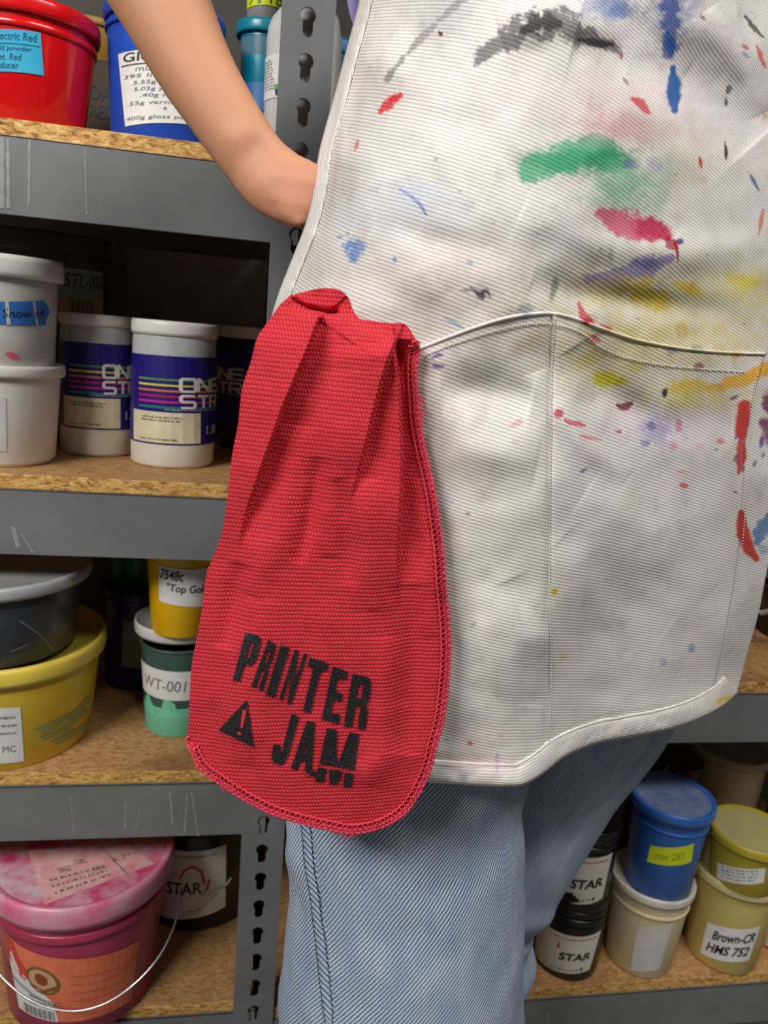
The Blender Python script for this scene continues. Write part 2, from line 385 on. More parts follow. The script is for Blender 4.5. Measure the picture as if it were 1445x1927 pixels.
# ================================================================== CONTAINERS
m_ink = plastic('black_marker', (22, 22, 24), 0.6); m_inkgrey = plastic('pencil_grey', (120, 122, 124), 0.7)
m_paper = plastic('white_label_paper', (232, 232, 228), 0.6, (216, 214, 206), scale=60)
class Can:
    """a round container: profile levels are read from the photograph, standing at a real place on its shelf"""
    def __init__(s, name, label, cat, px, py, wpx, zs, group=None, Yf=None):
        p = atz(px, py, zs) if Yf is None else at(px, py, Yf); dr = np.array([p[0], p[1]]); dr /= np.linalg.norm(dr); s.dir = dr
        r = 0.05
        for _ in range(4):
            c = p[:2] + dr * r; dep = proj((c[0], c[1], zs))[2]; r = wpx / 2 * dep / F
        s.c = np.array([c[0], c[1], zs]); s.root = empty(name, s.c, label, cat, group); s.prof = []; s.segs = []; s.zs = zs
    def lv(s, py, wpx):
        z = s.zs + 0.05
        for _ in range(6):
            dep = proj((s.c[0], s.c[1], z))[2]; r = wpx / 2 * dep / F; f = s.c[:2] - s.dir * r
            lo, hi = s.zs - 0.02, s.zs + 0.6
            for _ in range(40):
                m = (lo + hi) / 2
                if proj((f[0], f[1], m))[1] > py: lo = m
                else: hi = m
            z = (lo + hi) / 2
        return (r, z - s.zs)
    def part(s, name, prof, mat, seg=56, add=True, label=None, bottom=False):
        P = [(p if p[0] < 0.5 else s.lv(*p)) for p in prof]     # (py, width px) or metres
        if add: s.prof += [p for p in P if p[0] > 0.004]; s.segs.append(sorted([(p[1], p[0]) for p in P if p[0] > 0.004]))
        V, Fc = lathe_mesh(P, seg); o = mesh_obj(name, V, Fc, mat, s.root)
        if label: o['label'] = label
        return o, P
    def body(s, levels, mat, name='body', bevel=0.002, label=None):
        P = [s.lv(*l) for l in levels]; r0, z0 = P[0]; z0 = 0.0
        P = [(0, 0.0006), (r0 - bevel * 2, 0.0002), (r0 - bevel * .6, 0.0006), (r0, bevel)] + P[1:]
        o, P = s.part(name, P, mat, label=label); s.top = P[-1]; return o
    def rad(s, z):
        c = [float(np.interp(z, [a for a, _ in q], [b for _, b in q])) for q in s.segs if q[0][0] - 1e-5 <= z <= q[-1][0] + 1e-5]
        if c: return max(c)
        q = sorted({round(p[1], 5): p[0] for p in s.prof}.items()); return float(np.interp(z, [a for a, _ in q], [b for _, b in q]))
    def hit(s, px, py):
        d = ray(px, py); best = None
        o = np.array([0, 0, ZC]); t0 = (np.linalg.norm(s.c[:2]) - 0.25) / np.linalg.norm(d[:2])
        t = np.linspace(t0, t0 + 0.45, 900)
        P = o + t[:, None] * d; rr = np.hypot(P[:, 0] - s.c[0], P[:, 1] - s.c[1]); q = sorted({round(p[1], 5): p[0] for p in s.prof}.items())
        R_ = np.interp(P[:, 2] - s.zs, [a for a, _ in q], [b for _, b in q]); k = np.where(rr < R_)[0]
        k = k[0] if len(k) else int(np.argmin(rr - R_))
        a = math.atan2(P[k, 1] - s.c[1], P[k, 0] - s.c[0]); base = math.atan2(-s.dir[1], -s.dir[0])
        return ((a - base + math.pi) % (2 * math.pi) - math.pi), P[k, 2] - s.zs
    def quad(s, tl, tr, br, bl, eps=0.0009, dth=(0, 0)):
        """mapping of the unit square (v up) onto the wall between four photo points; dth widens it round the side"""
        q = [s.hit(*p) for p in (bl, br, tr, tl)]; base = math.atan2(-s.dir[1], -s.dir[0])
        q = [(q[0][0] - dth[0], q[0][1]), (q[1][0] + dth[1], q[1][1]), (q[2][0] + dth[1], q[2][1]), (q[3][0] - dth[0], q[3][1])]
        def f(u, v, e=0.0):
            th = base + (1 - v) * ((1 - u) * q[0][0] + u * q[1][0]) + v * ((1 - u) * q[3][0] + u * q[2][0])
            z = (1 - v) * ((1 - u) * q[0][1] + u * q[1][1]) + v * ((1 - u) * q[3][1] + u * q[2][1])
            r = s.rad(z) + eps + e; return (s.c[0] + r * math.cos(th), s.c[1] + r * math.sin(th), s.zs + z)
        return f
    def label(s, f, mat, name='label', prints=(), shape=None, lab=None):
        o = decal(name, shape or rect(0, 0, 1, 1), f, mat, s.root, s.c, 18, 4)
        if lab: o['label'] = lab
        for vf, m in prints:
            decal('print', vf, lambda u, v: f(u, v, 0.0004), m, o, s.c, 18, 1)
        return o
def rim_lid(C, pyb, pyt, wd, mat, recess=0.004, name='lid', inner=0.88, label=None, mat_top=None):
    """lid with a rolled rim and a sunk panel: front of rim from pyb (low) to pyt (high), wd px wide"""
    r, zb = C.lv(pyb, wd); _, zt = C.lv(pyt, wd); k = (zt - zb)
    P = [(r * 0.95, zb), (r * 0.985, zb), (r, zb + k * .25), (r, zb + k * .75), (r * 0.985, zt), (r * 0.955, zt), (r * inner, zt - recess), (r * .4, zt - recess * 1.02), (0, zt - recess)]
    V, Fc = lathe_mesh(P, 56); o = mesh_obj(name, V, Fc, mat, C.root)
    if label: o['label'] = label
    if mat_top:
        V, Fc = lathe_mesh([(r * inner * .99, zt - recess + .0005), (r * .4, zt - recess + .0004), (0, zt - recess + .0005)], 48); mesh_obj('lid_panel', V, Fc, mat_top, o)
    C.prof += [(r, zb + 1e-4), (r, zt)]; C.ztop = C.zs + zt; C.zpanel = C.zs + zt - recess; C.rlid = r
    return o
def ringflange(C, pyb, pyt, wd, mat, name='rim', k=0.93):
    r, zb = C.lv(pyb, wd); _, zt = C.lv(pyt, wd); V, Fc = lathe_mesh([(r * k, zb), (r * .99, zb), (r, zb + (zt - zb) * .3), (r, zt - (zt - zb) * .2), (r * .985, zt), (r * k, zt)], 56)
    return mesh_obj(name, V, Fc, mat, C.root)

# ---- colours of containers
m_white = plastic('white_plastic', (236, 234, 228), 0.35, (214, 210, 200), scale=14)
m_whitetub = plastic('translucent_white_plastic', (212, 212, 208), 0.3, (196, 194, 188), scale=14)
m_greyfill = plastic('pale_grey_ink_inside', (206, 202, 194), 0.35, (190, 186, 178))
m_frost = plastic('frosted_clear_plastic', (176, 180, 182), 0.22, (206, 208, 210), scale=40)
m_cream = plastic('clear_base_inside', (228, 226, 212), 0.3, (214, 208, 186), scale=30)
m_navy = plastic('navy_label', (38, 24, 120), 0.4, (32, 20, 106))
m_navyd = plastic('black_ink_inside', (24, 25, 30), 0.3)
STRIPES = [(96, 150, 84), (226, 222, 52), (230, 120, 64), (196, 28, 70), (222, 40, 152), (28, 138, 130)]
m_str = [plastic('label_stripe_%d' % i, c, 0.45) for i, c in enumerate(STRIPES)]
m_sticker = plastic('cream_sticker', (232, 224, 190), 0.6, (206, 190, 150), scale=40)
m_stickerprint = plastic('faded_sticker_print', (120, 112, 98), 0.7)

def stroke_letters():
    w_ = 0.17
    G = {'O': [[(0.12, 0), (0.88, 0), (1, .12), (1, .88), (.88, 1), (.12, 1), (0, .88), (0, .12), (.12, 0), (.2, 0)]],
         'N': [[(0, 0), (0, 1), (.06, 1), (.94, 0), (1, 0), (1, 1)]],
         'E': [[(1, 1), (.1, 1), (0, .9), (0, .1), (.1, 0), (1, 0)], [(0, .5), (.9, .5)]],
         'S': [[(1, 1), (.12, 1), (0, .88), (0, .62), (.12, .5), (.88, .5), (1, .38), (1, .12), (.88, 0), (0, 0)]],
         'T': [[(0, 1), (1, 1)], [(.5, 1), (.5, 0)]],
         'R': [[(0, 0), (0, 1), (.88, 1), (1, .88), (1, .6), (.88, .48), (.1, .48)], [(.45, .48), (1, 0)]],
         'K': [[(0, 0), (0, 1)], [(1, 1), (.1, .5), (1, 0)]]}
    def word(wd, x0, x1, y0, y1, gap=0.22):
        n = len(wd); cw = (x1 - x0) / (n + (n - 1) * gap); parts = []
        for i, ch in enumerate(wd):
            ox = x0 + i * cw * (1 + gap)
            for st in G[ch]: parts.append(ribbon([(ox + a * cw, y0 + b * (y1 - y0)) for a, b in st], 0.026))
        return merge(parts)
    return word
word = stroke_letters()
def one_stroke(lab, px, py, wd, lv_, labq, dark=False, group='white lidded ink jars'):
    """jar: (base front px, py, width); lv_ = py of clear shoulder bottom/lid etc.; labq = label quad"""
    C = Can('ink_jar', lab, 'jar', px, py, wd, BL[1], group)
    y_lab0, y_lab1, y_sh, y_lid0, y_lid1 = lv_
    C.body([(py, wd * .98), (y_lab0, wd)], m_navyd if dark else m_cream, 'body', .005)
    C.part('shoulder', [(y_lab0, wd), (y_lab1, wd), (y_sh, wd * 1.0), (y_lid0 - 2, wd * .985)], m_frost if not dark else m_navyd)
    rim_lid(C, y_lid0, y_lid1, wd * 1.035, m_white, 0.0015, inner=.9, label='white screw lid')
    f = C.quad(*labq, eps=.0007, dth=(0.25, .55))
    L = C.label(f, m_navy, lab='navy label with coloured stripes and white lettering')
    for i, m in enumerate(m_str):
        y = 0.735 - i * 0.062; decal('print', rect(0.17, y - .011, 0.99, y + .011), lambda u, v: f(u, v, .0003), m, L, C.c, 18)
    x0_ = .13 if dark else .49
    for vf in (word('ONE', x0_, x0_ + .37, .615, .755), word('STROKE', x0_, x0_ + .73, .43, .565)): decal('print', vf, lambda u, v: f(u, v, .0006), m_white, L, C.c, 20, 2)
    decal('print', scribble(.38, .9, .395, .016, 5), lambda u, v: f(u, v, .0006), m_frost, L, C.c, 18)
    decal('print', place(text2d('1.80'), .70 - (.49 - x0_) * .4, .12, .88 - (.49 - x0_) * .4, .22), lambda u, v: f(u, v, .0006), m_white, L, C.c, 12)
    st = decal('sticker', rect(.10 if not dark else 0, .02, .64 if not dark else .2, .37), lambda u, v: f(u, v, .0005), m_sticker, L, C.c, 12, 2)
    st['label'] = 'cream paper sticker'
    if not dark: decal('print', merge([scribble(.2, .5, .30, .022, 1), scribble(.2, .5, .265, .022, 2), scribble(.18, .46, .05, .02, 3)]), lambda u, v: f(u, v, .0009), m_stickerprint, L, C.c, 12)['kind'] = 'stuff'
    return C
CA = one_stroke('navy striped ink jar with white lid, nearest the red towel', 324, 884, 152, (829, 668, 650, 633, 605), ((252, 664), (404, 672), (401, 832), (251, 828)))
CB = one_stroke('navy striped ink jar beside the stacked white tubs', 186, 861, 136, (803, 645, 630, 614, 592), ((121, 641), (249, 649), (249, 807), (121, 801)))
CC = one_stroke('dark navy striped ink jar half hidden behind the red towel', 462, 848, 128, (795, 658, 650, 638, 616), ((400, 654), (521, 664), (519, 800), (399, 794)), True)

# ---- stacked white tubs at left
m_tape = plastic('blue_masking_tape', (42, 112, 196), 0.6, (60, 130, 210), scale=60)
m_pinkdab = plastic('pink_paint', (222, 90, 140), 0.4)
T1 = Can('plastic_tub', 'white plastic tub under the tub with blue tape', 'tub', -6, 882, 205, BL[1])
T1.body([(882, 205), (706, 232)], m_white, bevel=.006); rim_lid(T1, 712, 688, 250, m_white, .003)
T2 = Can('plastic_tub', 'white plastic tub with blue masking tape stacked on another', 'tub', -8, 686, 206, T1.zpanel + .0006, Yf=.897)
T2.body([(686, 206), (640, 210)], m_greyfill, 'ink_fill', bevel=.003)
T2.part('body', [(640, 210), (514, 224)], m_whitetub); rim_lid(T2, 518, 474, 246, m_white, .004)
f = T2.quad((-30, 566), (96, 566), (98, 612), (-30, 610))
sh = (np.array([(0, 0.02), (.86, 0), (.9, .25), (1, .5), (.97, .8), (.9, 1), (0, .96)]), [[0, 1, 2, 3, 4, 5, 6]])
T2.label(f, m_tape, 'tape', [(place(text2d('Snow 64', .2), .22, .3, .86, .68), m_ink), (rect(.27, 0, .32, 1), m_whitetub), (rect(.68, 0, .72, 1), m_whitetub)], sh, 'blue masking tape with marker writing')
f = T2.quad((8, 660), (38, 664), (38, 678), (8, 674)); T2.label(f, m_pinkdab, 'paint_spot', shape=(np.array([(0, .6), (.3, .1), (.7, 0), (1, .3), (.7, .8), (.35, 1)]), [[0, 1, 2, 3, 4, 5]]))
T1.label(T1.quad((-20, 745), (12, 748), (12, 850), (-20, 848)), plastic('wet_label', (222, 220, 214), 0.5), 'label')

# ---- large dark pail behind
m_darkpail = plastic('dark_smoked_plastic', (72, 70, 66), 0.45, (58, 54, 50)); m_dlid = plastic('dusty_dark_lid', (64, 58, 54), 0.6)
m_teallab = plastic('pale_teal_label', (140, 178, 184), 0.6); m_beige = plastic('beige_label', (182, 172, 150), 0.7)
E1 = Can('lidded_pail', 'large dusty dark pail behind the white tubs', 'pail', 92, 800, 205, BL[1], Yf=1.10)
E1.body([(800, 205), (500, 208), (470, 212)], m_darkpail); rim_lid(E1, 474, 432, 232, m_dlid, .004)
f = E1.quad((60, 498), (191, 512), (190, 600), (60, 590), dth=(0, .05))
E1.label(f, m_teallab, 'label', [(rect(0, 0, 1, .42), m_beige), (place(text2d('STL-002', .15), .36, .62, .95, .9), m_ink),
    (merge([rect(.42 + i * .022, .1, .42 + i * .022 + .006 + .008 * ((i * 7) % 3) / 2, .38) for i in range(17)]), m_ink)])
m_grebox = plastic('grey_card', (140, 134, 126), 0.7)
bx = at(236, 600, 1.252); bq = at(497, 600, 1.252); zb = at(300, 470, 1.252)[2]
o = empty('storage_box', ((bx[0] + bq[0]) / 2, 1.278, BL[1]), 'plain grey brown box at the back behind the ink jars', 'box')
bm = bmesh.new(); hw = (bq[0] - bx[0]) / 2; boxv(bm, -hw, hw, -.0255, .0255, 0, zb - BL[1] - .016, .002); bm_obj('body', bm, m_grebox, o)
bm = bmesh.new(); boxv(bm, -hw - .002, hw + .002, -.027, .027, zb - BL[1] - .030, zb - BL[1], .0025); bm_obj('lid', bm, m_grebox, o)

# ---- top shelf left
m_red = plastic('glossy_red_plastic', (226, 14, 20), 0.22, (206, 10, 16), scale=8, coat=.3); m_cyan = plastic('cyan_paper', (44, 172, 214), 0.6, (62, 182, 220))
RB = Can('paint_bucket', 'glossy red bucket with a cyan handwritten label', 'bucket', 62, 236, 178, BL[0], Yf=0.905)
RB.body([(236, 178), (60, 222)], m_red); ringflange(RB, 52, 38, 232, m_red); RB.part('neck', [(60, 222), (14, 228)], m_red)
rim_lid(RB, 22, -12, 246, m_red, .003)
f = RB.quad((-40, 60), (76, 62), (82, 143), (-40, 141))
RB.label(f, m_cyan, 'label', [(merge([place(text2d('Electric Red', .1), .33, .76, .94, .94), rect(.3, .66, .98, .675), place(text2d('add powder', .1), .33, .48, .86, .62),
    place(text2d('Elec. Red', .1), .33, .28, .72, .44), place(text2d('reducer', .1), .33, .08, .68, .24)]), plastic('dark_teal_pen', (22, 90, 110), 0.6))], lab='cyan paper label')
m_blue = plastic('blue_plastic', (22, 84, 196), 0.35, (18, 70, 176), scale=8)
BB = Can('paint_bucket', 'royal blue bucket with a white recipe label behind the forearm', 'bucket', 308, 266, 186, BL[0], Yf=0.915)
BB.body([(266, 186), (44, 206)], m_blue); ringflange(BB, 40, 30, 216, m_blue); BB.part('neck', [(44, 204), (14, 208)], m_blue); rim_lid(BB, 18, -14, 222, m_blue, .003)
f = BB.quad((224, 103), (392, 112), (390, 240), (237, 239))
BB.label(f, m_paper, 'label', [(merge([place(text2d('Gloss', .1, .01), .07, .86, .55, .98), rect(.03, .81, .8, .825)]), m_ink),
    (merge([place(text2d(t, .15), x, y, x + wd_, y + .065) for t, x, y, wd_ in (('mix', .2, .72, .2), ('395 ling in', .05, .62, .6), ('5.55g clear', .16, .53, .5), ('5.02g yellow', .16, .44, .55),
     ('.40g red', .22, .35, .4), ('.55g varnish', .06, .25, .6), ('+', .45, .17, .04), ('400g gloss powder', .03, .05, .9))]), m_inkgrey)], lab='white paper label with a handwritten recipe')
m_card = plastic('dark_brown_card', (70, 54, 42), 0.8, (60, 46, 36))
a = at(120, 238, 1.12); b_ = at(236, 238, 1.12)
o = empty('cardboard_box', ((a[0] + b_[0]) / 2, 1.19, BL[0]), 'dark cardboard box with marker letters between red and blue buckets', 'box')
zt = at(170, 112, 1.12)[2]; hw = .10
bm = bmesh.new(); boxv(bm, -hw, hw, -.07, .08, 0, zt - BL[0], .001); bm_obj('body', bm, m_card, o)
bm = bmesh.new(); boxv(bm, -hw - .0006, hw + .0006, -.0706, -.02, zt - BL[0] - .0005, zt - BL[0] + .0012); bm_obj('flap', bm, m_card, o)
p0 = at(158, 206, 1.12); p1 = at(214, 162, 1.12)
bo = np.array(o.location)
def fl(u, v, x0=at(160, 200, 1.12)[0], x1=at(212, 200, 1.12)[0], z0=at(180, 222, 1.12)[2], z1=at(180, 158, 1.12)[2]): return (x0 + u * (x1 - x0), 1.1190, z0 + v * (z1 - z0))
decal('print', merge([place(text2d('IDA', 0, .02), .0, .55, 1.0, 1), place(text2d('RED', 0, .02), .15, 0, 1.05, .42)]), fl, m_ink, o, bo, 1)
m_gold = plastic('ochre_lid', (176, 136, 52), 0.5, (140, 104, 40))
zb = zt
GD = Can('paint_tub', 'dim ochre tub on the cardboard box behind red bucket', 'tub', 178, 104, 96, zb + .0015, Yf=1.13)
GD.body([(104, 96), (40, 104)], m_gold); rim_lid(GD, 44, 30, 112, m_gold)
m_teal = plastic('teal_plastic', (18, 138, 158), 0.3, (12, 118, 140), scale=20); m_tealclear = plastic('clear_teal_stained_plastic', (96, 128, 140), 0.25, (60, 128, 146), scale=60, amt=.6)
m_tealink = plastic('bright_teal_ink', (6, 142, 170), 0.3, (4, 126, 156))
TJ = Can('paint_tub', 'teal tub with a stained clear neck beside the post', 'tub', 492, 232, 78, BL[0], Yf=0.985)
TJ.body([(232, 78), (104, 86)], m_tealink, 'ink_fill'); TJ.part('body', [(104, 86), (66, 90)], m_tealclear); TJ.part('neck', [(66, 92), (52, 92)], m_teal); rim_lid(TJ, 56, 32, 108, m_teal, .004)
m_ltblue = plastic('pale_blue_label', (70, 130, 200), 0.5); TJ.label(TJ.quad((455, 160), (528, 162), (528, 215), (455, 212)), m_ltblue)
m_yel = plastic('fluorescent_yellow_label', (214, 226, 24), 0.5, (202, 214, 20)); m_olivecup = plastic('grey_cup', (150, 150, 146), 0.4)
YC = Can('paint_tub', 'small tub with fluorescent yellow label on the teal tub', 'tub', 499, 20, 66, TJ.zpanel + .0006, Yf=0.995)
YC.body([(20, 66), (-60, 72)], m_olivecup); rim_lid(YC, -58, -72, 78, m_olivecup)
f = YC.quad((468, -40), (530, -38), (530, 17), (468, 16), dth=(.2, .3)); YC.label(f, m_yel, 'label', [(place(text2d("7's TD", .1), .12, .06, .9, .34), m_ink)], lab='fluorescent yellow label')
m_jug = plastic('milky_white_jug', (214, 214, 210), 0.4, (200, 200, 196))
WB = Can('ink_bottle', 'milky white bottle with printed label pressed against the post', 'bottle', 552, 246, 112, BL[0], Yf=0.89)
WB.body([(246, 112), (60, 116), (38, 112), (22, 100), (10, 78)], m_jug)
r1, z1 = WB.lv(10, 78); WB.part('cap', [(r1 * .7, z1), (r1 * .7, z1 + .03), (r1 * .66, z1 + .032), (0, z1 + .032)], m_white, add=False)
f = WB.quad((500, 112), (600, 116), (600, 196), (500, 190), dth=(.1, .1))
WB.label(f, m_paper, 'label', [(merge([scribble(.05, .3, .2 + .07 * i, .04, 20 + i) for i in range(10)]), m_inkgrey), (rect(.3, .05, .5, .2), m_navy), (rect(.3, .22, .36, .30), plastic('leaf_green_print', (120, 180, 40), .5)), (place(text2d('NAZDAR'[:2]), .5, .45, .7, .55), m_ink)])

# ---- third shelf left
m_yellow = plastic('yellow_tub', (228, 190, 44), 0.35, (208, 178, 60), scale=12); m_ylid = plastic('yellow_lid', (236, 208, 84), 0.35, (222, 196, 80))
YT = Can('paint_tub', 'wide yellow tub under the charcoal tub', 'tub', 12, 1452, 302, BL[2])
YT.body([(1452, 302), (1290, 346)], m_yellow); rim_lid(YT, 1300, 1264, 368, m_ylid, .007, inner=.93)
f = YT.quad((-60, 1334), (40, 1334), (45, 1432), (-60, 1436)); YT.label(f, m_paper, 'label', [(merge([scribble(.55, .9, y, .05, i) for i, y in enumerate((.8, .66, .52))] + [place(text2d('MC'), .62, .2, .86, .32)]), m_inkgrey)])
m_smear = plastic('grey_green_smear', (138, 140, 84), 0.5, (160, 150, 80), scale=90)
f = YT.quad((80, 1335), (175, 1310), (165, 1380), (70, 1400), eps=.0004)
YT.label(f, m_smear, 'paint_smear', shape=merge([ribbon([(.0, .35), (.3, .6), (.6, .75), (.95, 1)], .17), ribbon([(.05, .15), (.35, .35), (.6, .6), (.85, .7)], .13), ribbon([(.2, .0), (.45, .2), (.75, .3)], .15), ribbon([(.8, .28), (.98, .42)], .12)]))
m_char = plastic('charcoal_tub', (64, 68, 76), 0.32, (52, 56, 62), scale=10); m_glid = plastic('pale_grey_lid', (176, 178, 180), 0.25, (160, 162, 164))
GT = Can('paint_tub', 'charcoal grey tub with pale grey lid stacked on yellow tub', 'tub', -14, 1284, 288, YT.ztop + .0004, Yf=YT.c[1] - YT.rlid + .010)
GT.body([(1290, 292), (1134, 334)], m_char); rim_lid(GT, 1138, 1112, 366, m_glid, .003, inner=.92)
m_scuff = plastic('scuff_grey', (106, 110, 116), 0.5); f = GT.quad((-60, 1150), (150, 1150), (150, 1270), (-60, 1280), eps=.0003)
GT.label(f, m_scuff, 'scuff', shape=merge([ribbon([(.3, .95), (.45, .75), (.58, .5)], .018), ribbon([(.68, .36), (.85, .5), (.97, .72)], .035), ribbon([(.75, .42), (.95, .5)], .02), ribbon([(.25, .5), (.37, .62)], .015)]))
m_mint = plastic('mint_ink', (122, 206, 172), 0.35, (110, 194, 160)); m_greenclear = plastic('dark_green_stained_plastic', (66, 92, 86), 0.3, (52, 80, 76), scale=60)
MC = Can('paint_cup', 'clear cup of mint ink with a white label', 'cup', 334, 1389, 118, BL[2])
MC.body([(1389, 118), (1335, 124)], m_mint, 'ink_fill'); MC.part('body', [(1335, 124), (1226, 142)], m_greenclear)
ringflange(MC, 1232, 1228, 146, m_greenclear); rim_lid(MC, 1214, 1192, 166, m_whitetub, .004, inner=.92, label='white lid')
f = MC.quad((272, 1245), (368, 1262), (366, 1316), (275, 1300), dth=(.25, .3)); MC.label(f, m_paper, 'label', [(place(text2d('WT-001', .12), .14, .3, .74, .68), m_inkgrey)], lab='white band label with pencil writing')
f = MC.quad((274, 1300), (368, 1312), (366, 1346), (276, 1336), dth=(.3, .3), eps=.0004)
MC.label(f, m_mint, 'ink_drips', shape=(np.array([(0, 0), (1, 0), (1, .1), (.88, .15), (.8, .6), (.74, .2), (.66, .15), (.6, .8), (.52, .98), (.46, .9), (.42, .3), (.36, .1), (.3, .5), (.22, 1), (.15, .8), (.1, .3), (0, .5)]), [list(range(17))]))
m_gold2 = plastic('golden_yellow_ink', (240, 190, 10), 0.3, (226, 172, 6))
YK = Can('paint_cup', 'golden yellow cup with white label on the mint cup', 'cup', 340, 1203, 108, MC.zpanel + .0006)
YK.body([(1203, 108), (1040, 132)], m_gold2); rim_lid(YK, 1042, 1026, 140, m_gold2)
f = YK.quad((297, 1064), (388, 1070), (386, 1142), (299, 1130), dth=(0, .25)); YK.label(f, m_paper, 'label', [(merge([place(text2d('7548c', .2, .015), .04, .66, .45, .94), place(text2d('"Top Gold"', .2, .012), .16, .3, .95, .58)]), m_ink)], lab='white label with black marker writing')
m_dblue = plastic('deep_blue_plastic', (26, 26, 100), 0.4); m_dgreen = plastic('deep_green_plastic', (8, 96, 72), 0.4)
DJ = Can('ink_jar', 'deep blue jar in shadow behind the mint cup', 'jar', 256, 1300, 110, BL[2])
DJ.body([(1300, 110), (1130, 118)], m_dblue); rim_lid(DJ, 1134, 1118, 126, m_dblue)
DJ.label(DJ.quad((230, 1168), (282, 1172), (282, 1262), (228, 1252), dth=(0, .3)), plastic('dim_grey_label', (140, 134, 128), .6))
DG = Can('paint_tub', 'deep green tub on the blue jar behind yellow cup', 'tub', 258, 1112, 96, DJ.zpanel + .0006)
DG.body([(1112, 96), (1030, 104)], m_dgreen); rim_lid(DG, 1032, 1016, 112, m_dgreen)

# ---- bottom shelf left
m_pink = plastic('pink_stained_plastic', (186, 62, 96), 0.3, (160, 48, 78), scale=12); m_pinkl = plastic('chalky_pink_lid', (226, 96, 132), 0.35, (214, 172, 186), scale=16, amt=.9)
PB = Can('pink_bucket', 'pink stained bucket with lid and wire handle', 'bucket', 158, 1948, 256, BL[3])
PB.body([(1948, 256), (1772, 292)], m_pink)
ringflange(PB, 1778, 1760, 306, m_pink, 'rim'); ringflange(PB, 1758, 1744, 302, m_pink, 'rim'); PB.part('neck', [(1772, 286), (1715, 292)], m_pink)
rim_lid(PB, 1752, 1708, 332, m_pinkl, .006, inner=.90, mat_top=plastic('frosted_pink_panel', (214, 190, 200), 0.35, (208, 70, 112), scale=22, amt=1.2))
f = PB.quad((14, 1752), (258, 1768), (246, 1880), (38, 1894), eps=.0008); m_orange = plastic('orange_label', (228, 108, 70), 0.5, (236, 140, 104), scale=40); m_redwash = plastic('red_wash', (206, 44, 40), .5, (226, 96, 70), scale=60)
L = PB.label(f, m_orange, 'label', [], lab='orange printed label')
dd = lambda e: (lambda u, v: f(u, v, e))
decal('print', merge([(np.array([(0, 0), (.38, 0), (.36, .3), (.22, .5), (.1, .6), (.0, .95)]), [[0, 1, 2, 3, 4, 5]])]), dd(.0003), m_paper, L, PB.c, 14, 4)
decal('print', (np.array([(0, .98), (0, .7), (.06, .55), (.14, .5), (.2, .62), (.12, .8), (.08, .98)]), [[0, 1, 2, 3, 4, 5, 6]]), dd(.0004), m_redwash, L, PB.c, 10, 4)
th = np.linspace(0, 2 * np.pi, 25); ell = lambda cx, cy, rx, ry: (np.stack([cx + rx * np.cos(th[:-1]), cy + ry * np.sin(th[:-1])], 1), [list(range(24))])
decal('print', ell(.30, .60, .13, .20), dd(.0005), plastic('olive_print', (120, 104, 40), .5), L, PB.c, 14, 4)
decal('print', ell(.295, .60, .105, .165), dd(.0006), plastic('cream_print', (220, 180, 140), .5, (200, 130, 90), scale=120), L, PB.c, 14, 4)
decal('print', merge([ell(.29, .62, .05, .09), ribbon([(.2, .5), (.3, .45), (.4, .55)], .04)]), dd(.0007), plastic('brown_print', (150, 72, 50), .5), L, PB.c, 14, 4)
decal('print', merge([scribble(.16, .44, .30, .025, 4), scribble(.16, .42, .25, .025, 6), scribble(.16, .38, .20, .02, 7)] + [rect(.08 + i * .014, .02, .08 + i * .014 + .004 + .005 * ((i * 5) % 3) / 2, .16) for i in range(20)] + [scribble(.5, .85, .2 + .13 * i, .015, 40 + i) for i in range(5)]), dd(.0007), m_stickerprint, L, PB.c, 14, 2)
# paper label on the lid (flat, on the panel)
zp = PB.zpanel + .0011
q = [atz(*p, zp)[:2] for p in ((85, 1702), (292, 1625), (238, 1588), (52, 1600))]
def lidmap(u, v, e=0): p = (1 - v) * ((1 - u) * q[0] + u * q[1]) + v * ((1 - u) * q[3] + u * q[2]); return (p[0], p[1], zp + e)
L2 = decal('lid_label', rect(0, 0, 1, 1), lidmap, plastic('pink_washed_paper', (232, 190, 186), .6, (216, 120, 130), scale=60), PB.root, PB.c, 2, 2)
decal('print', merge([place(text2d(t), x, y, x + .12, y + .12) for t, x, y in (('ORANGE', .2, .45), ('100L', .38, .55), ('KOOL', .5, .3), ('A1', .7, .4), ('111', .84, .5))] + [scribble(.1, .6, .1 + .12 * i, .05, 60 + i) for i in range(3)] + [rect(.72, 0.0, .73, 1)]), lambda u, v: lidmap(u, v, .0004), m_stickerprint, L2, PB.c, 2)
m_wire = plastic('galvanised_wire', (196, 198, 200), 0.25, metal=0.9)
hp = [(341, 1672), (336, 1712), (322, 1757), (297, 1803), (258, 1847), (205, 1885), (150, 1902), (98, 1898), (50, 1878), (15, 1850), (-8, 1822), (-20, 1780), (-24, 1720)]
hc = poly_at(hp, np.linspace(0, 1, 60)); yf_ = PB.c[1] - PB.rlid - .012
tt = np.linspace(0, 1, 60); Yh = PB.c[1] - .005 - (PB.rlid + .004) * np.sin(np.pi * tt) ** .6
W = np.array([at(p[0], p[1], y) for p, y in zip(hc, Yh)]) - PB.c; tube('wire_handle', W, .0014, m_wire, PB.root, 8)['label'] = 'thin wire bail handle'
m_black = plastic('black_plastic', (20, 20, 22), 0.3); m_cream2 = plastic('cream_white_label', (226, 220, 206), .5, (210, 202, 186), scale=50)
SB = Can('ink_bucket', 'black bucket with white STAR label behind pink bucket', 'bucket', 374, 1754, 186, BL[3])
SB.body([(1757, 190), (1570, 200)], m_black, bevel=.006); rim_lid(SB, 1580, 1550, 214, m_black)
f = SB.quad((296, 1592), (428, 1592), (424, 1706), (296, 1722), dth=(.2, 0)); m_redp = plastic('red_print', (200, 40, 40), .5)
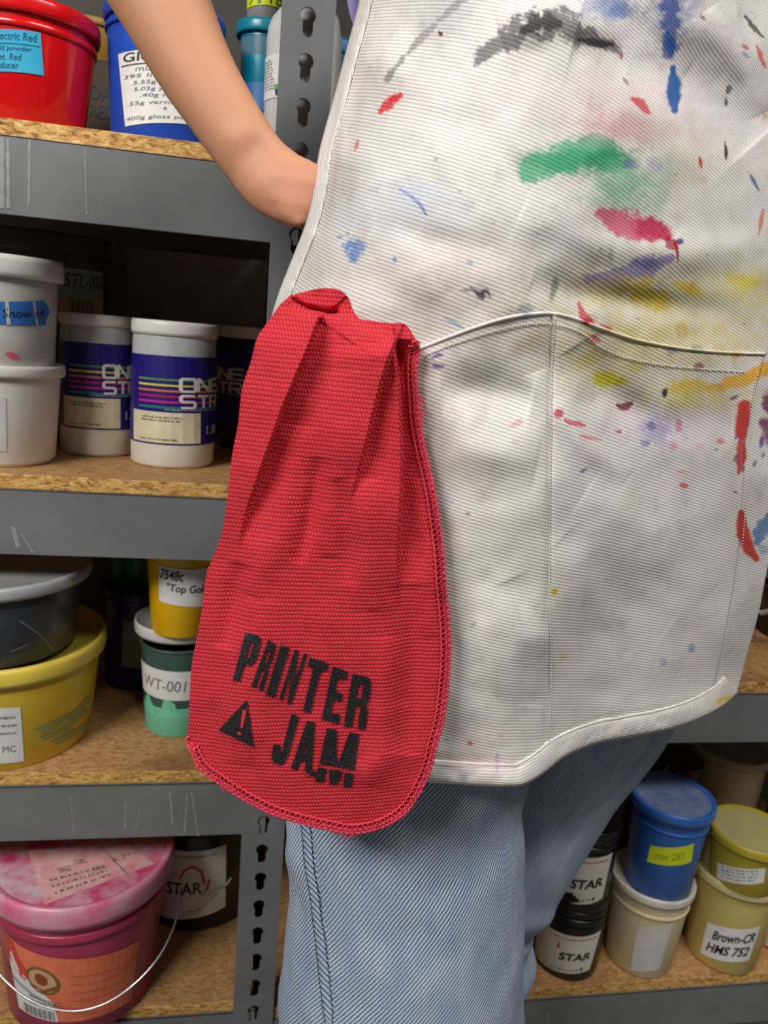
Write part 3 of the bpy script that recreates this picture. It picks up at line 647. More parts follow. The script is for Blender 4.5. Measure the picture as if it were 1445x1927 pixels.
SB.label(f, m_cream2, 'label', [(place(text2d('STAR', 0, .02), .28, .36, .72, .54), m_ink), (ribbon([(.45, .6), (.5, .72), (.6, .78), (.7, .7), (.74, .5)], .03), m_redp), (ribbon([(.76, .35), (.8, .55)], .03), m_redp), (merge([scribble(.3, .9, .9, .03, 3), ribbon([(.5, .1), (.7, .12), (.9, .3)], .012)]), m_inkgrey)], lab='white label with black lettering')
hs = poly_at([(440, 1640), (425, 1665), (400, 1672), (380, 1684)], np.linspace(0, 1, 20)); tube('handle', np.array([at(p[0], p[1], SB.c[1] - .10 * (0.6 + .4 * i / 19)) for i, p in enumerate(hs)]) - SB.c, .002, plastic('frosted_handle', (200, 200, 196), .4), SB.root)
WJ = Can('ink_jar', 'white and blue jar just peeking out left of pink bucket', 'jar', -38, 1800, 96, BL[3])
WJ.body([(1800, 96), (1690, 100)], m_white); rim_lid(WJ, 1692, 1672, 104, m_white); WJ.label(WJ.quad((-60, 1722), (8, 1722), (8, 1758), (-60, 1758), dth=(0, .2)), m_navy)

# ---- right side, bottom shelf
def star_jar(label, px, py, wd, zs, ys, lq):
    C = Can('ink_jar', label, 'jar', px, py, wd, zs, 'black and white star ink jars')
    C.body([(py, wd * .97), (ys[0], wd)], m_black, 'body', .004); C.part('wall', [(ys[0], wd), (ys[1], wd * 1.02)], m_black)
    for k, (a_, b__) in enumerate(((.0, .28), (.34, .6))):
        y0_ = ys[1] + (ys[2] - ys[1]) * a_; y1_ = ys[1] + (ys[2] - ys[1]) * b__; ringflange(C, y0_, y1_, wd * 1.02, m_black, 'collar')
    rim_lid(C, ys[1] + (ys[2] - ys[1]) * .62, ys[2], wd * 1.04, m_black)
    f = C.quad(*lq, dth=(.35, .05)); L = C.label(f, m_cream2, 'label', [(place(text2d('STAR', 0, .03), .48, .34, .93, .54), m_ink),
        (merge([(np.array([(.42, .62), (.455, .62), (.44, .84), (.425, .7)]), [[0, 1, 2, 3]])]), m_redp), (scribble(.35, .95, .88, .04, 9), m_redp), (merge([scribble(.3, .85, .08, .03, 11), ell(.84, .1, .02, .04)]), m_ink)], lab='white label with STAR lettering')
    return C
S1 = star_jar('lower black STAR ink jar standing on the shelf board', 1056, 1846, 118, BR[2], (1828, 1745, 1698), ((1026, 1738), (1128, 1750), (1106, 1824), (1014, 1808)))
S2 = star_jar('upper STAR ink jar stacked behind the knee', 1081, 1706, 112, S1.zpanel + .0006, (1696, 1606, 1566), ((1056, 1598), (1150, 1604), (1130, 1690), (1042, 1686)))
m_creamtub = plastic('cream_plastic', (222, 206, 164), 0.35, (206, 188, 146), scale=14); m_creamlid = plastic('milky_lid', (226, 220, 204), .3)
C1 = Can('paint_tub', 'cream tub with blank white label under the blue tub', 'tub', 1192, 1838, 118, BR[2])
C1.body([(1838, 118), (1706, 142)], m_creamtub, bevel=.004); ringflange(C1, 1728, 1722, 144, m_creamtub); rim_lid(C1, 1706, 1690, 154, m_creamlid, .004, inner=.92)
C1.label(C1.quad((1200, 1742), (1266, 1736), (1240, 1822), (1186, 1824)), plastic('blank_grey_white_label', (218, 214, 206), .6))
m_bluetub = plastic('mid_blue_plastic', (52, 106, 186), 0.35, (44, 94, 172), scale=12); m_bluelid = plastic('mid_blue_lid', (56, 112, 194), .35); m_bluepanel = plastic('scuffed_blue_panel', (92, 112, 162), .35, (140, 150, 180), scale=60)
C2 = Can('paint_tub', 'mid blue tub with yellow sticker on the cream tub', 'tub', 1229, 1694, 118, C1.zpanel + .0006)
C2.body([(1694, 118), (1546, 140)], m_bluetub); ringflange(C2, 1572, 1567, 141, m_bluetub); rim_lid(C2, 1553, 1534, 154, m_bluelid, .004, inner=.88, mat_top=m_bluepanel)
f = C2.quad((1222, 1592), (1306, 1590), (1300, 1624), (1216, 1622), dth=(0, .05)); C2.label(f, m_yel, 'sticker', [(place(text2d('mix 285', .1), .15, .3, .8, .7), plastic('faded_olive_pen', (150, 160, 40), .6))], lab='fluorescent yellow sticker')
m_paleyel = plastic('pale_yellow_plastic', (212, 190, 112), 0.35, (196, 172, 96), scale=12)
C3 = Can('paint_tub', 'pale yellow tub with marker label under the olive tub', 'tub', 1346, 1828, 124, BR[2])
C3.body([(1828, 124), (1690, 150)], m_paleyel, bevel=.004); rim_lid(C3, 1690, 1672, 166, plastic('pale_yellow_lid', (216, 202, 142), .35), .004, inner=.92)
f = C3.quad((1332, 1734), (1424, 1742), (1402, 1806), (1318, 1792), dth=(0, .1)); C3.label(f, m_paper, 'label', [(merge([place(text2d('Brown-CR', .15, .03), .16, .56, .96, .84), place(text2d('HMS 752', .15, .03), .1, .16, .92, .44)]), m_ink)], lab='white label with black marker writing')
m_olive = plastic('olive_yellow_plastic', (186, 168, 50), 0.35, (168, 148, 44), scale=14); m_olivepanel = plastic('dusty_khaki_panel', (188, 178, 120), .45, (160, 154, 110), scale=20)
C4 = Can('paint_tub', 'short olive tub with khaki lid on the pale yellow tub', 'tub', 1388, 1682, 116, C3.zpanel + .0006)
C4.body([(1682, 116), (1616, 134)], m_olive); rim_lid(C4, 1616, 1598, 152, m_olive, .0035, inner=.9, mat_top=m_olivepanel)
f = C4.quad((1350, 1622), (1440, 1632), (1436, 1660), (1350, 1652)); C4.label(f, m_paper, 'label', [(merge([scribble(.15, .85, .2 + .2 * i, .1, 70 + i) for i in range(4)]), m_inkgrey)])
C5 = Can('paint_tub', 'dusty cream tub at the back behind blue and olive tubs', 'tub', 1332, 1610, 116, BR[2])
C5.c += 0; C5.body([(1610, 116), (1446, 132)], m_creamtub); rim_lid(C5, 1448, 1432, 146, plastic('grey_cream_lid', (196, 188, 160), .4), .004, inner=.9, mat_top=plastic('dark_dusty_panel', (104, 98, 88), .5, (176, 170, 156), scale=18))
m_orangetub = plastic('orange_tub', (206, 112, 62), .4, (190, 96, 52)); C6 = Can('paint_tub', 'orange tub cut off at the right edge of the photo', 'tub', 1470, 1802, 118, BR[2])
C6.body([(1802, 118), (1690, 126)], m_orangetub); rim_lid(C6, 1692, 1676, 134, plastic('pale_orange_lid', (226, 170, 130), .4)); C6.label(C6.quad((1430, 1720), (1480, 1722), (1476, 1780), (1424, 1776)), m_paper)
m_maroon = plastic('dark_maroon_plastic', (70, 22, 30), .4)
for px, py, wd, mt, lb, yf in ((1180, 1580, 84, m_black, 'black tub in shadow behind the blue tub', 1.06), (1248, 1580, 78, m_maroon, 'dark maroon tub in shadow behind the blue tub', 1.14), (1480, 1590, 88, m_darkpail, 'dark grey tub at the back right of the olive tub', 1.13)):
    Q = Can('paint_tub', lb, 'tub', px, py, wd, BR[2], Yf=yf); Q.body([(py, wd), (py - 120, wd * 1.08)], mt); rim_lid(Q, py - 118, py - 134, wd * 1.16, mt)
# ---- right side, middle shelf
R1 = Can('ink_jar', 'navy labelled jar at the right edge beside the apron', 'jar', 1462, 1158, 96, BR[1])
R1.body([(1158, 96), (1040, 96), (1010, 94)], m_cream); rim_lid(R1, 1012, 992, 100, m_white); f = R1.quad((1424, 1056), (1500, 1064), (1500, 1132), (1424, 1124), dth=(.3, .2)); R1.label(f, m_navy, 'label', [(word('ONE', .25, .5, .5, .72), m_white), (word('STR', .25, .5, .2, .42), m_white)])
R2 = Can('lidded_pail', 'black pail with white handle at the right edge', 'pail', 1500, 1218, 150, BR[1])
R2.body([(1218, 150), (1130, 156)], m_black); rim_lid(R2, 1132, 1116, 164, m_black)
hs = poly_at([(1424, 1150), (1432, 1153), (1446, 1150), (1475, 1144), (1520, 1146)], np.linspace(0, 1, 24)); tube('handle', np.array([at(p[0], p[1], R2.c[1] - R2.rlid * (.35 + .65 * min(1, i / 14)) - .005) for i, p in enumerate(hs)]) - R2.c, .0042, m_white, R2.root)['label'] = 'white plastic handle'
# ---- right side, top shelf: things seen past and through the post
m_tbt, m_tbl = plastic('teal_blue_tub', (16, 84, 120), .4), plastic('teal_blue_lid', (24, 112, 150), .4)
OT = Can('paint_tub', 'ochre tub seen through the keyholes of the post', 'tub', 586, 260, 66, BR[0], Yf=.972); OT.body([(300, 66), (214, 70)], m_gold2); rim_lid(OT, 214, 204, 74, m_dblue)
WW = Can('ink_bottle', 'pale bottle behind the post seen through the upper keyholes', 'bottle', 590, 260, 84, BR[0], Yf=1.05); WW.body([(300, 84), (60, 86), (20, 70), (10, 50)], m_jug)
B2 = Can('paint_tub', 'teal blue tub whose lid shows between post and apron', 'tub', 634, 150, 80, BR[0], Yf=1.17); B2.body([(250, 72), (98, 80)], m_tbt); rim_lid(B2, 98, 70, 86, m_tbl)

# ================================================================== PERSON
m_skin, nt, b = newmat('skin')
n1 = noise(nt, 14, 4, .6); n2 = noise(nt, 260, 2, .5)
at_ = nt.nodes.new('ShaderNodeAttribute'); at_.attribute_name = 'skin_tone'
nt.links.new(mix(nt, ramp_s(nt, n1, .3, .7) * .6, at_.outputs['Color'], mix(nt, .5, at_.outputs['Color'], lin4((206, 150, 116)))), b.inputs['Base Color'])
n3 = noise(nt, 700, 3, .6)
b.inputs['Roughness'].default_value = .62; b.inputs['Subsurface Weight'].default_value = .12; b.inputs['Subsurface Radius'].default_value = (.008, .003, .002); b.inputs['Subsurface Scale'].default_value = .6
bump(nt, b, n2 * .6 + n3 * .7, .22, .0007)
person0 = np.array([0.26, 0.68, 0.0])
def ring_tube(spec, seg=28, cap=True):
    """spec rows: centre(3), half-axis vector a(3), half-axis vector b(3)"""
    a = np.linspace(0, 2 * np.pi, seg, endpoint=False); V = []
    for c, u, v in spec: V.append(np.asarray(c) + np.cos(a)[:, None] * np.asarray(u) + np.sin(a)[:, None] * np.asarray(v))
    V = np.concatenate(V); Fc = grid_faces(seg, len(spec), True).tolist()
    if cap: Fc += [list(range(seg))[::-1], list(range(seg * (len(spec) - 1), seg * len(spec)))]
    return V, Fc
def limb(rows, seg=24, view=(0.05, -1.0, 0.05), sub=6):
    """rows: x, y, z, half width across the view, half depth; smoothed along its length"""
    Rr = np.array(rows, float); n = (len(Rr) - 1) * sub + 1
    q = poly5(Rr, n); T = np.gradient(q[:, :3], axis=0); T /= np.linalg.norm(T, axis=1)[:, None]; sp = []
    for row, t in zip(q, T):
        s_ = np.cross(t, view); s_ /= np.linalg.norm(s_); d2 = np.cross(t, s_); sp.append((row[:3], s_ * row[3], d2 * row[4]))
    return ring_tube(sp, seg)
def poly5(P, n):
    L = np.r_[0, np.cumsum(np.linalg.norm(np.diff(P[:, :3], axis=0), axis=1))]; L /= L[-1]; t = np.linspace(0, 1, n)
    i = np.clip(np.searchsorted(L, t, 'right') - 1, 0, len(P) - 2); h = L[i + 1] - L[i]; x = ((t - L[i]) / h)[:, None]; h = h[:, None]
    m = np.zeros_like(P); m[1:-1] = (P[2:] - P[:-2]) / (L[2:] - L[:-2])[:, None]; m[0] = (P[1] - P[0]) / L[1]; m[-1] = (P[-1] - P[-2]) / (1 - L[-2])
    return (2 * x**3 - 3 * x**2 + 1) * P[i] + (x**3 - 2 * x**2 + x) * h * m[i] + (-2 * x**3 + 3 * x**2) * P[i + 1] + (x**3 - x**2) * h * m[i + 1]
def armrow(px, py, Y, hw, k): p = at(px, py, Y); s_ = proj(p)[2] / F; return (p[0], p[1], p[2], hw * s_, hw * s_ * k)
ang = math.radians(33); ax = np.array([math.cos(ang), math.sin(ang), 0]); fr_ = np.array([math.sin(ang), -math.cos(ang), 0]) * 1.0   # body side axis, front axis
fr_ = np.array([-math.sin(ang) * -1, -math.cos(ang), 0]); fr_ = np.array([math.sin(-ang) * -1 if False else -0.0, 0, 0]); fr_ = np.cross(np.array([0, 0, 1.0]), -ax)
bc = lambda s_, f_, z: np.array([0.262, 0.676, z]) + ax * s_ + fr_ * f_
torso_rows = [(.88, .150, .105), (.95, .168, .112), (1.04, .160, .105), (1.12, .142, .095), (1.20, .140, .095), (1.30, .150, .105), (1.40, .165, .105), (1.47, .160, .085), (1.515, .105, .065), (1.545, .06, .055)]
def torso(infl=0.0): return ring_tube([(bc(0, 0, z), ax * (a + infl), fr_ * (d + infl)) for z, a, d in torso_rows], 48)
parts = [torso(-.006)]
# neck and head (above the frame)
parts.append(ring_tube([(bc(0, .0 + .01 * k, 1.52 + .03 * k), ax * .055, fr_ * .055) for k in range(4)], 20))
hc_ = bc(0, .025, 1.70)
hd = []
for k in range(13):
    a = -math.pi / 2 + math.pi * k / 12; rr = max(.002, math.cos(a)); zz = math.sin(a) * .118; jaw = .78 + .22 * sstep(-.1, .05, zz)
    hd.append((hc_ + np.array([0, 0, zz]) + fr_ * (.008 if zz < 0 else 0), ax * .076 * rr * jaw, fr_ * .096 * rr))
parts.append(ring_tube(hd, 24))
parts.append(ring_tube([(hc_ + fr_ * (.092 + .014 * math.sin(k * .9)) + np.array([0, 0, .02 - .016 * k]), ax * (.006 + .002 * k), fr_ * .012) for k in range(4)], 12))
for s_ in (-1, 1): parts.append(ring_tube([(hc_ + ax * s_ * .077 + np.array([0, 0, .03 - .02 * k]), ax * .008, fr_ * .017 * math.sin(.6 + .7 * k)) for k in range(4)], 10))
# right arm: shoulder, elbow (off the left of the frame), forearm, wrist, hand on the hip behind the apron edge
sh_ = bc(-.175, 0, 1.455)
el = armrow(205, -205, .655, 96, .85)
arm = [(sh_[0] + .05, sh_[1] + .02, sh_[2], .062, .062), (sh_[0] - .012, sh_[1], sh_[2] - .035, .060, .058), ((sh_[0] * .5 + el[0] * .5) - .004, (sh_[1] + el[1]) / 2, (sh_[2] + el[2]) / 2, .050, .050), el,
       armrow(252, -95, .645, 97, .84), armrow(305, 2, .632, 89, .84), armrow(366, 128, .618, 75, .82), armrow(428, 228, .607, 66, .80), armrow(474, 296, .600, 63, .70)]
parts.append(limb(arm, 28))
hand = [armrow(440, 250, .605, 63, .72), armrow(474, 292, .600, 62, .68), armrow(510, 335, .594, 67, .56), armrow(548, 358, .589, 66, .46), armrow(590, 372, .586, 63, .38), armrow(622, 384, .588, 57, .32)]
parts.append(limb(hand, 24))
for k, (dy, ln) in enumerate(((-42, 150), (-14, 170), (14, 160), (40, 126))):      # four fingers, bent round the hip under the apron
    parts.append(limb([armrow(560, 364 + dy * .8, .590, 17, .9), armrow(622, 384 + dy, .589, 17.5, .9), armrow(622 + ln * .4, 392 + dy * 1.02, .592, 16, .9), armrow(622 + ln * .75, 404 + dy, .602, 15, .9), armrow(622 + ln, 418 + dy, .616, 12, .9)], 12, sub=4))
parts.append(limb([armrow(500, 320, .60, 24, .9), armrow(545, 318, .612, 22, .9), armrow(585, 332, .632, 19, .9), armrow(612, 352, .650, 14, .9)], 12, sub=4))   # thumb behind
parts.append(limb([armrow(535, 392, .592, 26, .8), armrow(562, 405, .588, 24, .8), armrow(585, 408, .589, 20, .8)], 12, sub=4))                            # little-finger knuckle
# left arm, bent behind the far side
sl = bc(.175, 0, 1.455); e2 = bc(.285, .03, 1.22); w2 = bc(.20, .03, 1.04)
parts.append(limb([(*(sl - ax * .05), .06, .06), (*sl, .058, .058), (*((sl + e2) / 2), .048, .048), (*e2, .044, .044), (*((e2 + w2) / 2), .040, .036), (*w2, .028, .022), (*(w2 - ax * .06 + fr_ * .05), .034, .015)], 20))
V, Fc = merge3 = (lambda ps: (np.concatenate([p[0] for p in ps]), sum(([[i + k for i in q] for q in p[1]] for p, k in zip(ps, np.r_[0, np.cumsum([len(p[0]) for p in ps])[:-1]].tolist())), [])))(parts)
tmp = mesh_obj('tmp_body', V, Fc, m_skin)
md = tmp.modifiers.new('r', 'REMESH'); md.mode = 'VOXEL'; md.voxel_size = 0.0036; md.use_smooth_shade = True
ms = tmp.modifiers.new('s', 'SMOOTH'); ms.factor = .6; ms.iterations = 7
bpy.context.view_layer.update()
me = bpy.data.meshes.new_from_object(tmp.evaluated_get(bpy.context.evaluated_depsgraph_get())); bpy.data.objects.remove(tmp)
vw = np.zeros(len(me.vertices) * 3); me.vertices.foreach_get('co', vw); vw = vw.reshape(-1, 3); nw = np.zeros(len(me.vertices) * 3); me.vertices.foreach_get('normal', nw); nw = nw.reshape(-1, 3)
pw_ = proj_many(vw); face = np.clip(-nw[:, 1], 0, 1) * (vw[:, 1] < .75) * (vw[:, 2] > .9); disp = np.zeros(len(vw))
for x, y, r1_, h in ((450, 258, 28, .0026), (487, 274, 22, -.0022), (530, 262, 12, -.0010), (562, 420, 11, .0030), (540, 405, 18, .0015), (545, 330, 26, -.0010), (500, 345, 30, .0012)):
    disp += h * np.exp(-((pw_[:, 0] - x) ** 2 + (pw_[:, 1] - y) ** 2) / r1_ ** 2)
for ln, wd_, h in (([(505, 232), (525, 250), (538, 266)], 3.5, -.0008), ([(512, 226), (534, 247), (550, 262)], 3.5, -.0007), ([(520, 330), (560, 336), (600, 345)], 7, .0010), ([(515, 372), (560, 385), (600, 395)], 8, .0008), ([(470, 345), (500, 300), (540, 285)], 5, -.0005)):
    d__, _, _ = seg_dist(pw_, ln); disp += h * np.exp(-(d__ / wd_) ** 2)
vw += nw * (disp * face)[:, None]; me.vertices.foreach_set('co', vw.ravel())
hk = np.exp(-((pw_[:, 0] - 545) ** 2 + (pw_[:, 1] - 370) ** 2) / 90 ** 2)[:, None] * (vw[:, 1] < .7)[:, None]; wrist_shade = np.exp(-((pw_[:, 0] - 484) ** 2 + (pw_[:, 1] - 274) ** 2) / 24 ** 2)[:, None]
tone = np.array(lin((196, 140, 104))) * (1 - hk * .7) + np.array(lin((206, 140, 118))) * hk * .7; tone = tone * (1 - wrist_shade * .5) + np.array(lin((176, 118, 100))) * wrist_shade * .5  # darker, redder spot paints the shade of the wrist hollow into the skin colour
ca = me.color_attributes.new('skin_tone', 'FLOAT_COLOR', 'POINT'); ca.data.foreach_set('color', np.c_[tone, np.ones(len(vw))].astype(np.float32).ravel())
me.name = 'person'; me.transform(Matrix.Translation(Vector(-person0))); me.polygons.foreach_set('use_smooth', [True] * len(me.polygons))
if not me.materials: me.materials.append(m_skin)
person = link(bpy.data.objects.new('person', me)); person.location = person0
tag(person, 'person in paint-stained white apron and blue jeans, hand on hip', 'person')
# hair, shirt, shoes
m_shirtw = plastic('white_cotton_tape', (226, 222, 214), .8); m_hair = plastic('dark_brown_hair', (44, 30, 24), .5, (30, 20, 16), scale=60); m_shirt = plastic('lavender_cotton', (158, 146, 200), .8, (142, 130, 186), scale=30)
V, Fc = ring_tube([(hc_ + np.array([0, 0, z]) - fr_ * .018, ax * a, fr_ * d) for z, a, d in ((-.10, .074, .070), (-.04, .084, .086), (.02, .088, .095), (.07, .078, .086), (.11, .050, .056), (.128, .012, .014))], 28)
mesh_obj('hair', V - person0, Fc, m_hair, person)
V1, F1 = torso(.004); sv = [(V1, F1)]
ms_ = (sh_ + np.array(el[:3])) / 2
sv.append(limb([(*(sh_ + np.array([.06, .02, -.01])), .075, .075), (*(sh_ + np.array([-.012, 0, -.035])), .072, .072), (*ms_, .064, .064)], 24)); ms2 = (sl + e2) / 2
sv.append(limb([(*(sl - ax * .06), .075, .075), (*sl, .072, .072), (*ms2, .064, .064)], 24))
V, Fc = merge(sv); mesh_obj('shirt', V - person0, Fc, m_shirt, person)

# ------------------------------------------------------------------ jeans
def denim():
    m, nt, b = newmat('washed_denim'); uv = coords(nt, 'UV'); sx = nt.nodes.new('ShaderNodeSeparateXYZ'); nt.links.new(uv, sx.inputs[0]); U, V_ = S(nt, sx.outputs[0]), S(nt, sx.outputs[1])
    wob = noise(nt, 60, 3, .6, uv) * .0022; wob2 = noise(nt, 900, 2, .6, uv)
    ph = (U * 0.84 - V_ * 0.54 + wob) * (2 * math.pi / 0.0030); tw = ph.sin() * .5 + .5
    yarn = ((U * .54 + V_ * .84) * (2 * math.pi / .0022) + ph * .5).sin() * .5 + .5
    k = tw * .58 + wob2 * .5 - .12 + yarn * .12
    fade = noise(nt, 7, 4, .6, uv); fine = noise(nt, 45, 4, .65, uv, (1, .35, 1))
    dk = mix(nt, ramp_s(nt, fade, .3, .7), lin4((72, 98, 138)), lin4((116, 136, 164)))
    lt = mix(nt, ramp_s(nt, fine, .35, .65), lin4((186, 202, 220)), lin4((222, 230, 238)))
    c = mix(nt, ramp_s(nt, k, .22, .74), dk, lt)
    nt.links.new(c, b.inputs['Base Color']); b.inputs['Roughness'].default_value = .85; b.inputs['Specular IOR Level'].default_value = .2
    bump(nt, b, k, .6, .0008); return m
m_denim = denim()
def leg(rows, seed, folds=()):
    """rows: centre xyz, rx, ry; returns a cloth tube with its cloth coordinates"""
    Rr = np.array(rows, float); n = 150; q = poly5(Rr, n); seg = 112; a = np.linspace(0, 2 * np.pi, seg, endpoint=False)
    s_ = np.r_[0, np.cumsum(np.linalg.norm(np.diff(q[:, :3], axis=0), axis=1))]
    A, Sg = np.meshgrid(a, s_); nz = vnoise(np.stack([np.cos(A).ravel() * .12 + Sg.ravel() * .3, Sg.ravel() + np.sin(A).ravel() * .1], 1), .09, seed, 3).reshape(A.shape)
    amp = .0026 + .002 * (s_ / s_[-1])[:, None]; D = nz * amp
    for (s0, a0, wd_s, wd_a, h, sl_) in folds:
        da = (A - a0 + np.pi) % (2 * np.pi) - np.pi; D = D + h * np.exp(-(((Sg - s0) - sl_ * da) / wd_s) ** 2 - (da / wd_a) ** 2)
    rx = q[:, 3:4] + D; ry = q[:, 4:5] + D
    G = np.stack([q[:, 0:1] + np.cos(A) * rx, q[:, 1:2] + np.sin(A) * ry, np.repeat(q[:, 2:3], seg, 1)], 2)
    uv = np.stack([A.ravel() * q[40, 3], -Sg.ravel()], 1)
    Fc = [f_ for f_ in grid_faces(seg, n, False)]
    # close the seam with a duplicated column so that the cloth coordinates stay continuous
    G2 = np.concatenate([G, G[:, :1]], 1).reshape(-1, 3); u2 = np.stack([np.concatenate([A, A[:, :1] + 2 * np.pi], 1).ravel() * q[40, 3], -np.repeat(s_, seg + 1)], 1)
    return G2, grid_faces(seg + 1, n).tolist(), u2, G
def legrow(pxl, pxr, py, Y, ry, z=None):
    a_, b__ = at(pxl, py, Y), at(pxr, py, Y); c = (a_ + b__) / 2; return (c[0], Y, c[2], (b__[0] - a_[0]) / 2 * .985, ry)
near = [(.19, .605, 1.0, .125, .11), (.175, .60, .86, .120, .105), legrow(538, 979, 1480, .592, .098), legrow(538, 980, 1560, .592, .097), legrow(546, 979, 1650, .594, .096), legrow(538, 978, 1760, .598, .097), legrow(530, 976, 1860, .602, .098), legrow(538, 975, 1930, .606, .097)]
lz = near[-1]; near += [(lz[0] + .01, .62, lz[2] - .15, .098, .092), (lz[0] + .012, .63, .22, .088, .088), (lz[0] + .012, .63, .06, .088, .095)]
far = [(.385, .680, 1.0, .12, .10), (.375, .685, .86, .118, .098)]
for pxr, py, rx, Y_ in ((1262, 1350, .108, .695), (1170, 1470, .104, .710), (1093, 1600, .100, .728), (1040, 1685, .096, .742), (1012, 1734, .092, .748), (1004, 1752, .091, .750), (1018, 1784, .093, .750), (1006, 1806, .090, .752), (978, 1824, .086, .754), (962, 1863, .085, .756)):
    p = at(pxr, py, Y_); far.append((p[0] - rx - .012, Y_, p[2], rx, .086))
lf = far[-1]; far += [(lf[0] - .03, .76, .24, .08, .08), (lf[0] - .05, .76, .06, .083, .085)]
V1, F1, U1, G1 = leg(near, 3, [(.62, 3.3, .03, .9, .006, .05), (.45, 2.9, .02, .7, .005, -.06), (.70, 4.0, .018, .5, .003, .1)])
V2, F2, U2, G2 = leg(far, 5, [(.60, 5.3, .016, .7, .006, .04), (.635, 5.3, .009, .7, -.007, .04)])
V, Fc = merge([(V1, F1), (V2, F2)]); jeans = mesh_obj('jeans', V - person0, Fc, m_denim, person, uv=np.concatenate([U1, U2])); jeans['label'] = 'light blue washed denim jeans'
# outer side seam on the near leg: raised fold with two rows of stitching
P1 = proj_many(V1); fronty = V1[:, 1] < np.repeat(np.array(poly5(np.array(near, float), 150))[:, 1], 113) + .02
def snap(px, py):
    d = (P1[:, 0] - px) ** 2 + (P1[:, 1] - py) ** 2 + np.where(fronty, 0, 1e9); return V1[np.argmin(d)]
seam_px = poly_at([(577, 1530), (580, 1580), (588, 1650), (600, 1730), (608, 1800), (615, 1870), (622, 1935)], np.linspace(0, 1, 46))
q_ = np.array(poly5(np.array(near, float), 150))
rows_v = []; rows_s = ([], [])
for p in seam_px:
    for k, dx in enumerate((-11, -8, 8, 11)):
        w_ = snap(p[0] + dx, p[1]); c_ = q_[np.argmin(abs(q_[:, 2] - w_[2])), :3]; nn = w_ - c_; nn[2] = 0; nn /= np.linalg.norm(nn)
        rows_v.append(w_ + nn * (.0016 if k in (1, 2) else -.001))
rv = np.array(rows_v).reshape(-1, 4, 3); kern = np.array([1, 2, 3, 4, 3, 2, 1]) / 16.
for _ in range(2):
    for j in range(4):
        for c in range(3): rv[:, j, c] = np.convolve(np.pad(rv[:, j, c], 3, 'edge'), kern, 'valid')
uvs = np.stack([np.tile(np.array([0, .004, .010, .014]), len(rv)), np.repeat(np.arange(len(rv)) * .004, 4)], 1)
mesh_obj('side_seam', rv.reshape(-1, 3) - person0, grid_faces(4, len(rv)).tolist(), m_denim, jeans, uv=uvs)
m_navythread = plastic('dark_seam_thread', (78, 80, 92), .8)
for j, off in ((1, 0), (2, 0)):
    pth = rv[:, j] + np.array([0, -.0006, 0]); fine = poly5(np.c_[pth, np.zeros((len(pth), 2))], 260)[:, :3]
    for_v = []; 
    vv = [tube_verts(fine[k:k + 5], .00045, 5) for k in range(0, 255, 6)]
    V, Fc = merge(vv); mesh_obj('stitching', V - person0, Fc, m_navythread, jeans)['kind'] = 'stuff'
# shoes
m_shoe = plastic('black_canvas_shoe', (34, 34, 36), .7)
for (cx_, cy_) in ((near[-1][0], near[-1][1]), (far[-1][0], far[-1][1])):
    V, Fc = ring_tube([(np.array([cx_, cy_, z]) + fr_ * f_, ax * a, fr_ * l) for z, a, l, f_ in ((.001, .045, .125, .05), (.022, .047, .128, .05), (.03, .044, .122, .045), (.055, .042, .095, .025), (.085, .042, .06, .0), (.11, .042, .05, -.005))], 28)
    mesh_obj('shoe', V - person0, Fc, m_shoe, person)

# ------------------------------------------------------------------ apron
def twill(name, tint=1.0):
    m, nt, b = newmat(name); uv = coords(nt, 'UV'); sx = nt.nodes.new('ShaderNodeSeparateXYZ'); nt.links.new(uv, sx.inputs[0]); U, V_ = S(nt, sx.outputs[0]), S(nt, sx.outputs[1])
    wob = noise(nt, 14, 2, .5, uv) * .002
    ph = (V_ * .97 + U * .24 + wob) * (2 * math.pi / .00235); t = ph.sin() * .5 + .5
    brk = noise(nt, 1100, 2, .6, uv, (.35, 1, 1)); big = noise(nt, 9, 5, .65, uv); mid = noise(nt, 38, 5, .7, uv)
    k = t * .8 + brk * .5 - .15
    at_ = nt.nodes.new('ShaderNodeAttribute'); at_.attribute_name = 'stain'; base = at_.outputs['Color']
    c = mix(nt, ramp_s(nt, k, .05, .50) * -1.0 + 1.0, base, lin4((214, 209, 204)), 'MULTIPLY')
    f1 = ramp_s(nt, big, .45, .75) * .5; c = mix(nt, f1, c, lin4((186, 178, 166)), 'MULTIPLY')
    f2 = ramp_s(nt, mid, .55, .78) * .42; c = mix(nt, f2, c, lin4((176, 164, 158)), 'MULTIPLY')
    nt.links.new(c, b.inputs['Base Color']); b.inputs['Roughness'].default_value = .9; b.inputs['Specular IOR Level'].default_value = .15
    bump(nt, b, k, .26, .0007); return m
m_apron = twill('white_cotton_twill')
